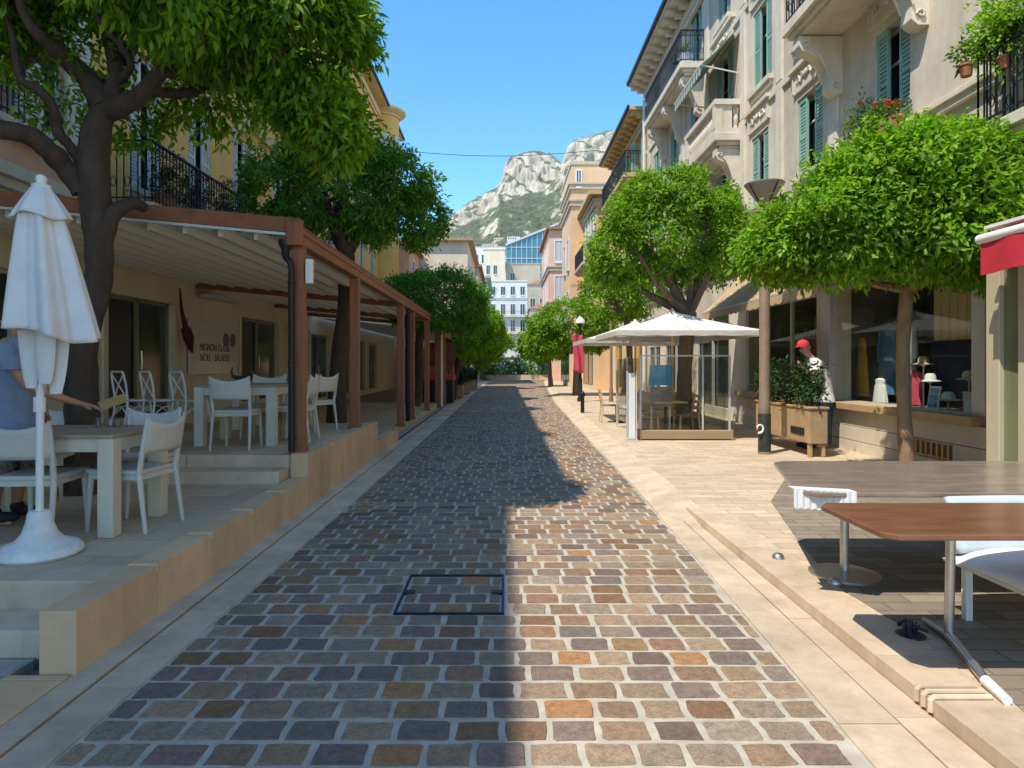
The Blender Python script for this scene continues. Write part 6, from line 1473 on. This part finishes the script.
b = MB(); b.prism([(1.86,4.22),(1.96,4.10),(4.2,4.10),(4.3,4.2),(4.3,5.35),(4.2,5.45),(2.3,5.45),(2.2,5.38)], lambda a, c, t: (a, c, t), .77, .80); b.build('tabletop', M['brown_top2'], b2, bev=.006)
for x, y in ((2.45,4.75),(3.9,4.75)):
    b = MB(); b.tube([(x,y,.1),(x,y,.77)], .03, 12); b.lathe((x,y,.083),[(.24,0),(.24,.015),(.05,.04),(0,.04)],20); b.build('leg', M['steel'], b2, smooth=True)
lc_ = MB()
def lace(u, v):
    return (1.845+.34*u, 4.20-.115*u+.0-.004*math.sin(u*60)-.003*v, .806-.115*v-.012*abs(math.sin(u*9*math.pi))*v)
lc_.grid(lace, 72, 6); lc_.grid(lambda u, v: (1.845+.34*u, 4.20-.115*u+.2*v*u*0+.09*v, .806), 10, 2)
tag(lc_.build('lace_runner', pmat('white_lace',(.80,.79,.76),.9,.2,40,.8,90,c2=(.6,.6,.58)), solid=.004), 'scrap of white lace cloth over the corner of the glossy table', 'cloth')
wc = thing('cushioned_chair', 'white chair with pale blue and white cushions under the brown table', 'chair', (3.05, 3.75, .083))
b = MB(); b.box(2.72,3.5,3.35,3.95,.38,.42); b.build('seat', M['white_paint'], wc, bev=.015)
b = MB(); b.grid(lambda u, v: (2.66+.9*u, 3.28+.72*v, .43+.075*(1-(2*u-1)**6)*(1-(2*v-1)**6)+.012*math.sin(u*9+v*5)), 20, 16); b.build('cushion', M['white_cloth'], wc, smooth=True, solid=.02)
b = MB(); b.grid(lambda u, v: (2.7+.85*u, 3.93+.10*v+.03*math.sin(math.pi*u), .47+.32*v), 14, 8); b.build('backrest', M['ice_cloth'], wc, smooth=True, solid=.05)
for x in (2.75,3.45):
    for y in (3.38,3.92):
        b = MB(); b.bar((x,y,.083),(x,y,.38),.04,.04); b.build('leg', M['white_paint'], wc)
for i, (x, y, s) in enumerate(((2.135,5.14,1.0),(2.28,4.55,1.0))):
    b = MB(); b.lathe((x,y,.079), [(.045,0),(.047,.012),(.042,.03),(.03,.045),(.012,.05),(0,.05)], 20); tag(b.build('ground_stud', M['steel'], smooth=True), ['shiny steel dome stud set flat in the pavement near the kerb','taller shiny steel stud at the edge of the painted-shade paving'][i], 'stud')
b = MB()
rn = random.Random(3); b.lathe((2.28,3.70,.079), [(.075,0),(.078,.006),(.06,.012),(0,.010)], 16)
for k in range(7):
    a = rn.uniform(0,6.28); b.tube([(2.28,3.70,.085),(2.28+.04*math.cos(a),3.70+.04*math.sin(a),.12+rn.uniform(0,.03)),(2.28+.08*math.cos(a+.4),3.70+.08*math.sin(a+.4),.10+rn.uniform(-.01,.04))], .011, 6)
tag(b.build('floor_socket', pmat('dark_rubber',(.03,.035,.04),.4,.4,20,.2,60), smooth=True), 'dark floor socket with bent stubs sticking out of the pavement', 'floor socket')
b = MB(); b.lathe((2.45,20.6,.08),[(.06,0),(.06,.5),(.08,.52),(.08,.6),(.04,.66),(0,.68)],12); tag(b.build('bollard', M['metal_dark'], smooth=True), 'small dark bollard on the kerb before the red banner', 'bollard')

# ------------------------------------------------------------------ far left of the street
fp = thing('pergola', 'darker low pergola continuing the row farther down the street', 'pergola', (-2.3, 27, .05))
for y in (25.2,28.5,32.5,37.5,43.0):
    b = MB(); b.box(-2.38,-2.22,y-.08,y+.08,.03,2.62); b.build('post', M['rust_wood'], fp)
b = MB(); b.box(-2.4,-2.2,24.6,44,2.621,2.80); b.build('edge_beam', M['rust_wood_h'], fp)
b = MB(); b.grid(lambda u, v: (-2.2-4.7*u, 24.6+19.4*v, 2.83+.5*u), 2, 8); b.build('roof', M['fabric_roof'], fp, solid=.02)
b = MB(); b.box(-6.9,-2.5,44.2,44.3,.03,2.7); b.build('end_wall', M['planter'], fp)
for i in range(6):
    y = 26+i*3; b = MB(); b.box(-2.36,-2.24,y,y+1.1,2.81,2.98+.1*(i%2)); b.build('top_box', M['lamp_white'], fp)
rs = thing('market_stall', 'small stall with a red cloth top and black skirt at the pergola foot', 'stall', (-2.7, 26.6, .05))
b = MB(); b.box(-3.3,-2.0,26.2,27.4,.95,1.15); b.build('cloth_top', M['red_cloth'], rs, bev=.02)
b = MB(); b.box(-3.25,-2.05,26.25,27.35,.05,.949); b.build('skirt', M['shoe'], rs)
b = MB(); b.box(-3.3,-2.05,27.5,27.56,1.5,2.5); b.build('back_panel', pmat('dark_red_panel',(.18,.05,.035),.8,.3,4,.1,40), rs)
b = MB(); b.bar((-3.25,27.53,.05),(-3.25,27.53,1.5),.05,.05); b.bar((-2.1,27.53,.05),(-2.1,27.53,1.5),.05,.05); b.build('legs', M['planter'], rs)
GF = 'planter boxes along the far left kerb'
fpl = thing('planter_box', 'brown planter box with dark shrub nearest the red stall', 'planter', (-2.2,31,.05), 0, GF)
b = MB(); b.box(-.3,.3,-.5,.5,0,.6); b.build('box', M['planter'], fpl, world=False, bev=.02)
V, F = leaf_cloud([(0,0,.95,.35,.5,.42)], 200, 6, .12, .06, 71, fill=.4, gate=-.4); quick_mesh('shrub', V, F, M['shrub_leaf'], fpl)
dup(fpl, (-2.15,35,.05), .2, 'brown planter box with dark shrub below the light green tree')
dup(fpl, (-2.0,40,.05), .1, 'brown planter box with dark shrub farthest down the left kerb')
hg = thing('hedge', 'mixed green hedge closing the view at the end of the cobbles', 'hedge', (1,68,0))
bush(hg, 'foliage', [(-3,68,1.2,2.2,1.2,1.5),(0,69,1.0,2.2,1.2,1.3),(3,69,1.3,2.2,1.2,1.6),(6,68,1.2,2.0,1.2,1.6)], 1500, 5, .3, .14, 72, 'leaf_dark', fill=.25, gate=-.5)
b = MB(); b.box(-4.8,7.6,67.8,68.6,0,.5); b.build('bed_wall', M['beige_wall'], hg)
cb = MB(); cb.tube([(-6.5+12.2*k/12, 40, 14.55-.35*math.sin(math.pi*k/12)) for k in range(13)], .018, 5)
tag(cb.build('overhead_cable', M['metal_dark']), 'thin dark cable strung across the sky between the houses', 'cable')

# ------------------------------------------------------------------ mountain
CR = [(330,300),(380,262),(420,236),(440,224),(455,213),(465,204),(480,196),(495,188),(502,180),(505,163),(512,156),(525,152),(540,151),(553,155),(561,163),(564,158),(567,148),(572,141),(582,138),(600,133),(620,128),(650,118),(700,112),(760,120),(840,150)]
CB = [(330,304),(440,240),(480,222),(500,202),(520,199),(545,192),(560,180),(566,172),(580,168),(600,163),(640,150),(700,140),(840,190)]
NC, NR = 300, 120
def relief(x, y):
    v = Vector((x*.012, y*.012, 0)); a = 0; s = 1
    for k in range(5): a += s*(1-abs(noise.noise(v*2**k + Vector((3.1*k,1.7,9.2))))*2); s *= .5
    return a
mv = []; mf = []
for j in range(NR+1):
    t = j/NR
    for i in range(NC+1):
        px = 330 + 510*i/NC; a = (px-504)/660
        cz = (364-lerp_tab(CR, px)); bz = (364-lerp_tab(CB, px))
        if t < .72:
            s = t/.72; d = 330 + 820*s; z = 18 + (bz/660*1150-18)*(s**1.25)
            n_ = relief(a*d, d); z += (n_-.9)*18*min(1, s*3)*(1-.35*s)
        elif t < .90:
            s = (t-.72)/.18; d = 1150 + 60*s; zb = bz/660*1150; zc = cz/660*1210
            st_ = s + .10*math.sin(s*12+px*.3)*(1-s)*s*4
            z = zb + (zc-zb)*st_
            n_ = relief(a*d*1.6, z*2.2); d += (n_-.9)*16*math.sin(math.pi*min(1,s*1.0)) + 10*noise.noise(Vector((px*.11, s*1.5, 4)))
            if s > .9: z += 5*noise.noise(Vector((px*.25, 3, 1)))*(s-.9)*10
        else:
            s = (t-.90)/.10; d = 1210+240*s; z = cz/660*1210*(1-.12*s) + 5*noise.noise(Vector((px*.25, 3, 1)))*(1-s)
        mv.append((a*d, d, 1.6+z))
W_ = NC+1
for j in range(NR):
    for i in range(NC): mf.append((j*W_+i, j*W_+i+1, (j+1)*W_+i+1, (j+1)*W_+i))
m, nt, bs = nodes_of('limestone_mountain')
tc = N(nt,'ShaderNodeTexCoord'); ge = N(nt,'ShaderNodeNewGeometry'); sp = N(nt,'ShaderNodeSeparateXYZ'); nt.links.new(ge.outputs['Normal'], sp.inputs[0])
n1 = N(nt,'ShaderNodeTexNoise', i_Scale=.06, i_Detail=10, i_Roughness=.78); nt.links.new(tc.outputs['Object'], n1.inputs['Vector'])
ad = N(nt,'ShaderNodeMath',operation='MULTIPLY_ADD'); nt.links.new(n1.outputs['Fac'], ad.inputs[0]); ad.inputs[1].default_value=1.5; nt.links.new(sp.outputs['Z'], ad.inputs[2])
cr = N(nt,'ShaderNodeValToRGB'); cr.color_ramp.elements[0].position=.0; cr.color_ramp.elements[1].position=1
mr = N(nt,'ShaderNodeMapRange'); mr.inputs['From Min'].default_value=1.32; mr.inputs['From Max'].default_value=1.42; nt.links.new(ad.outputs[0], mr.inputs[0])
mp = N(nt,'ShaderNodeMapping'); mp.inputs['Scale'].default_value=(.11,.11,.022); nt.links.new(tc.outputs['Object'], mp.inputs[0])
n2 = N(nt,'ShaderNodeTexNoise', i_Scale=1, i_Detail=9, i_Roughness=.75); nt.links.new(mp.outputs[0], n2.inputs['Vector'])
rk = N(nt,'ShaderNodeValToRGB'); rk.color_ramp.elements[0].position=.38; rk.color_ramp.elements[1].position=.62; rk.color_ramp.elements[0].color=(.43,.36,.27,1); rk.color_ramp.elements[1].color=(.87,.76,.58,1); nt.links.new(n2.outputs['Fac'], rk.inputs[0])
n3 = N(nt,'ShaderNodeTexNoise', i_Scale=.12, i_Detail=6, i_Roughness=.7); nt.links.new(tc.outputs['Object'], n3.inputs['Vector'])
vg = N(nt,'ShaderNodeValToRGB'); vg.color_ramp.elements[0].position=.35; vg.color_ramp.elements[1].position=.7; vg.color_ramp.elements[0].color=(.045,.075,.028,1); vg.color_ramp.elements[1].color=(.25,.245,.13,1); nt.links.new(n3.outputs['Fac'], vg.inputs[0])
mx = N(nt,'ShaderNodeMix',data_type='RGBA'); nt.links.new(mr.outputs[0], mx.inputs[0]); nt.links.new(rk.outputs[0], mx.inputs[6]); nt.links.new(vg.outputs[0], mx.inputs[7]); nt.links.new(mx.outputs[2], bs.inputs['Base Color'])
bs.inputs['Roughness'].default_value=.95; bs.inputs['Specular IOR Level'].default_value=.1
bp = N(nt,'ShaderNodeBump', i_Strength=.8, i_Distance=12); nt.links.new(n2.outputs['Fac'], bp.inputs['Height']); nt.links.new(bp.outputs[0], bs.inputs['Normal'])
tag(quick_mesh('mountains', mv, mf, m), kind='structure')

# ------------------------------------------------------------------ sea air between the street and the cliffs
hz_ = MB(); hz_.box(-700, 900, -70, 1470, -7, 520); hz_ = hz_.build('haze', None or M['earth']); hz_.data.materials.clear()
m = bpy.data.materials.new('sea_haze'); m.use_nodes = True; nt = m.node_tree; nt.nodes.remove(nt.nodes['Principled BSDF'])
pv = nt.nodes.new('ShaderNodeVolumePrincipled'); pv.inputs['Color'].default_value = (.80,.88,1,1); pv.inputs['Density'].default_value = .00008; pv.inputs['Anisotropy'].default_value = .2
nt.links.new(pv.outputs[0], nt.nodes['Material Output'].inputs['Volume']); hz_.data.materials.append(m); tag(hz_, kind='stuff')
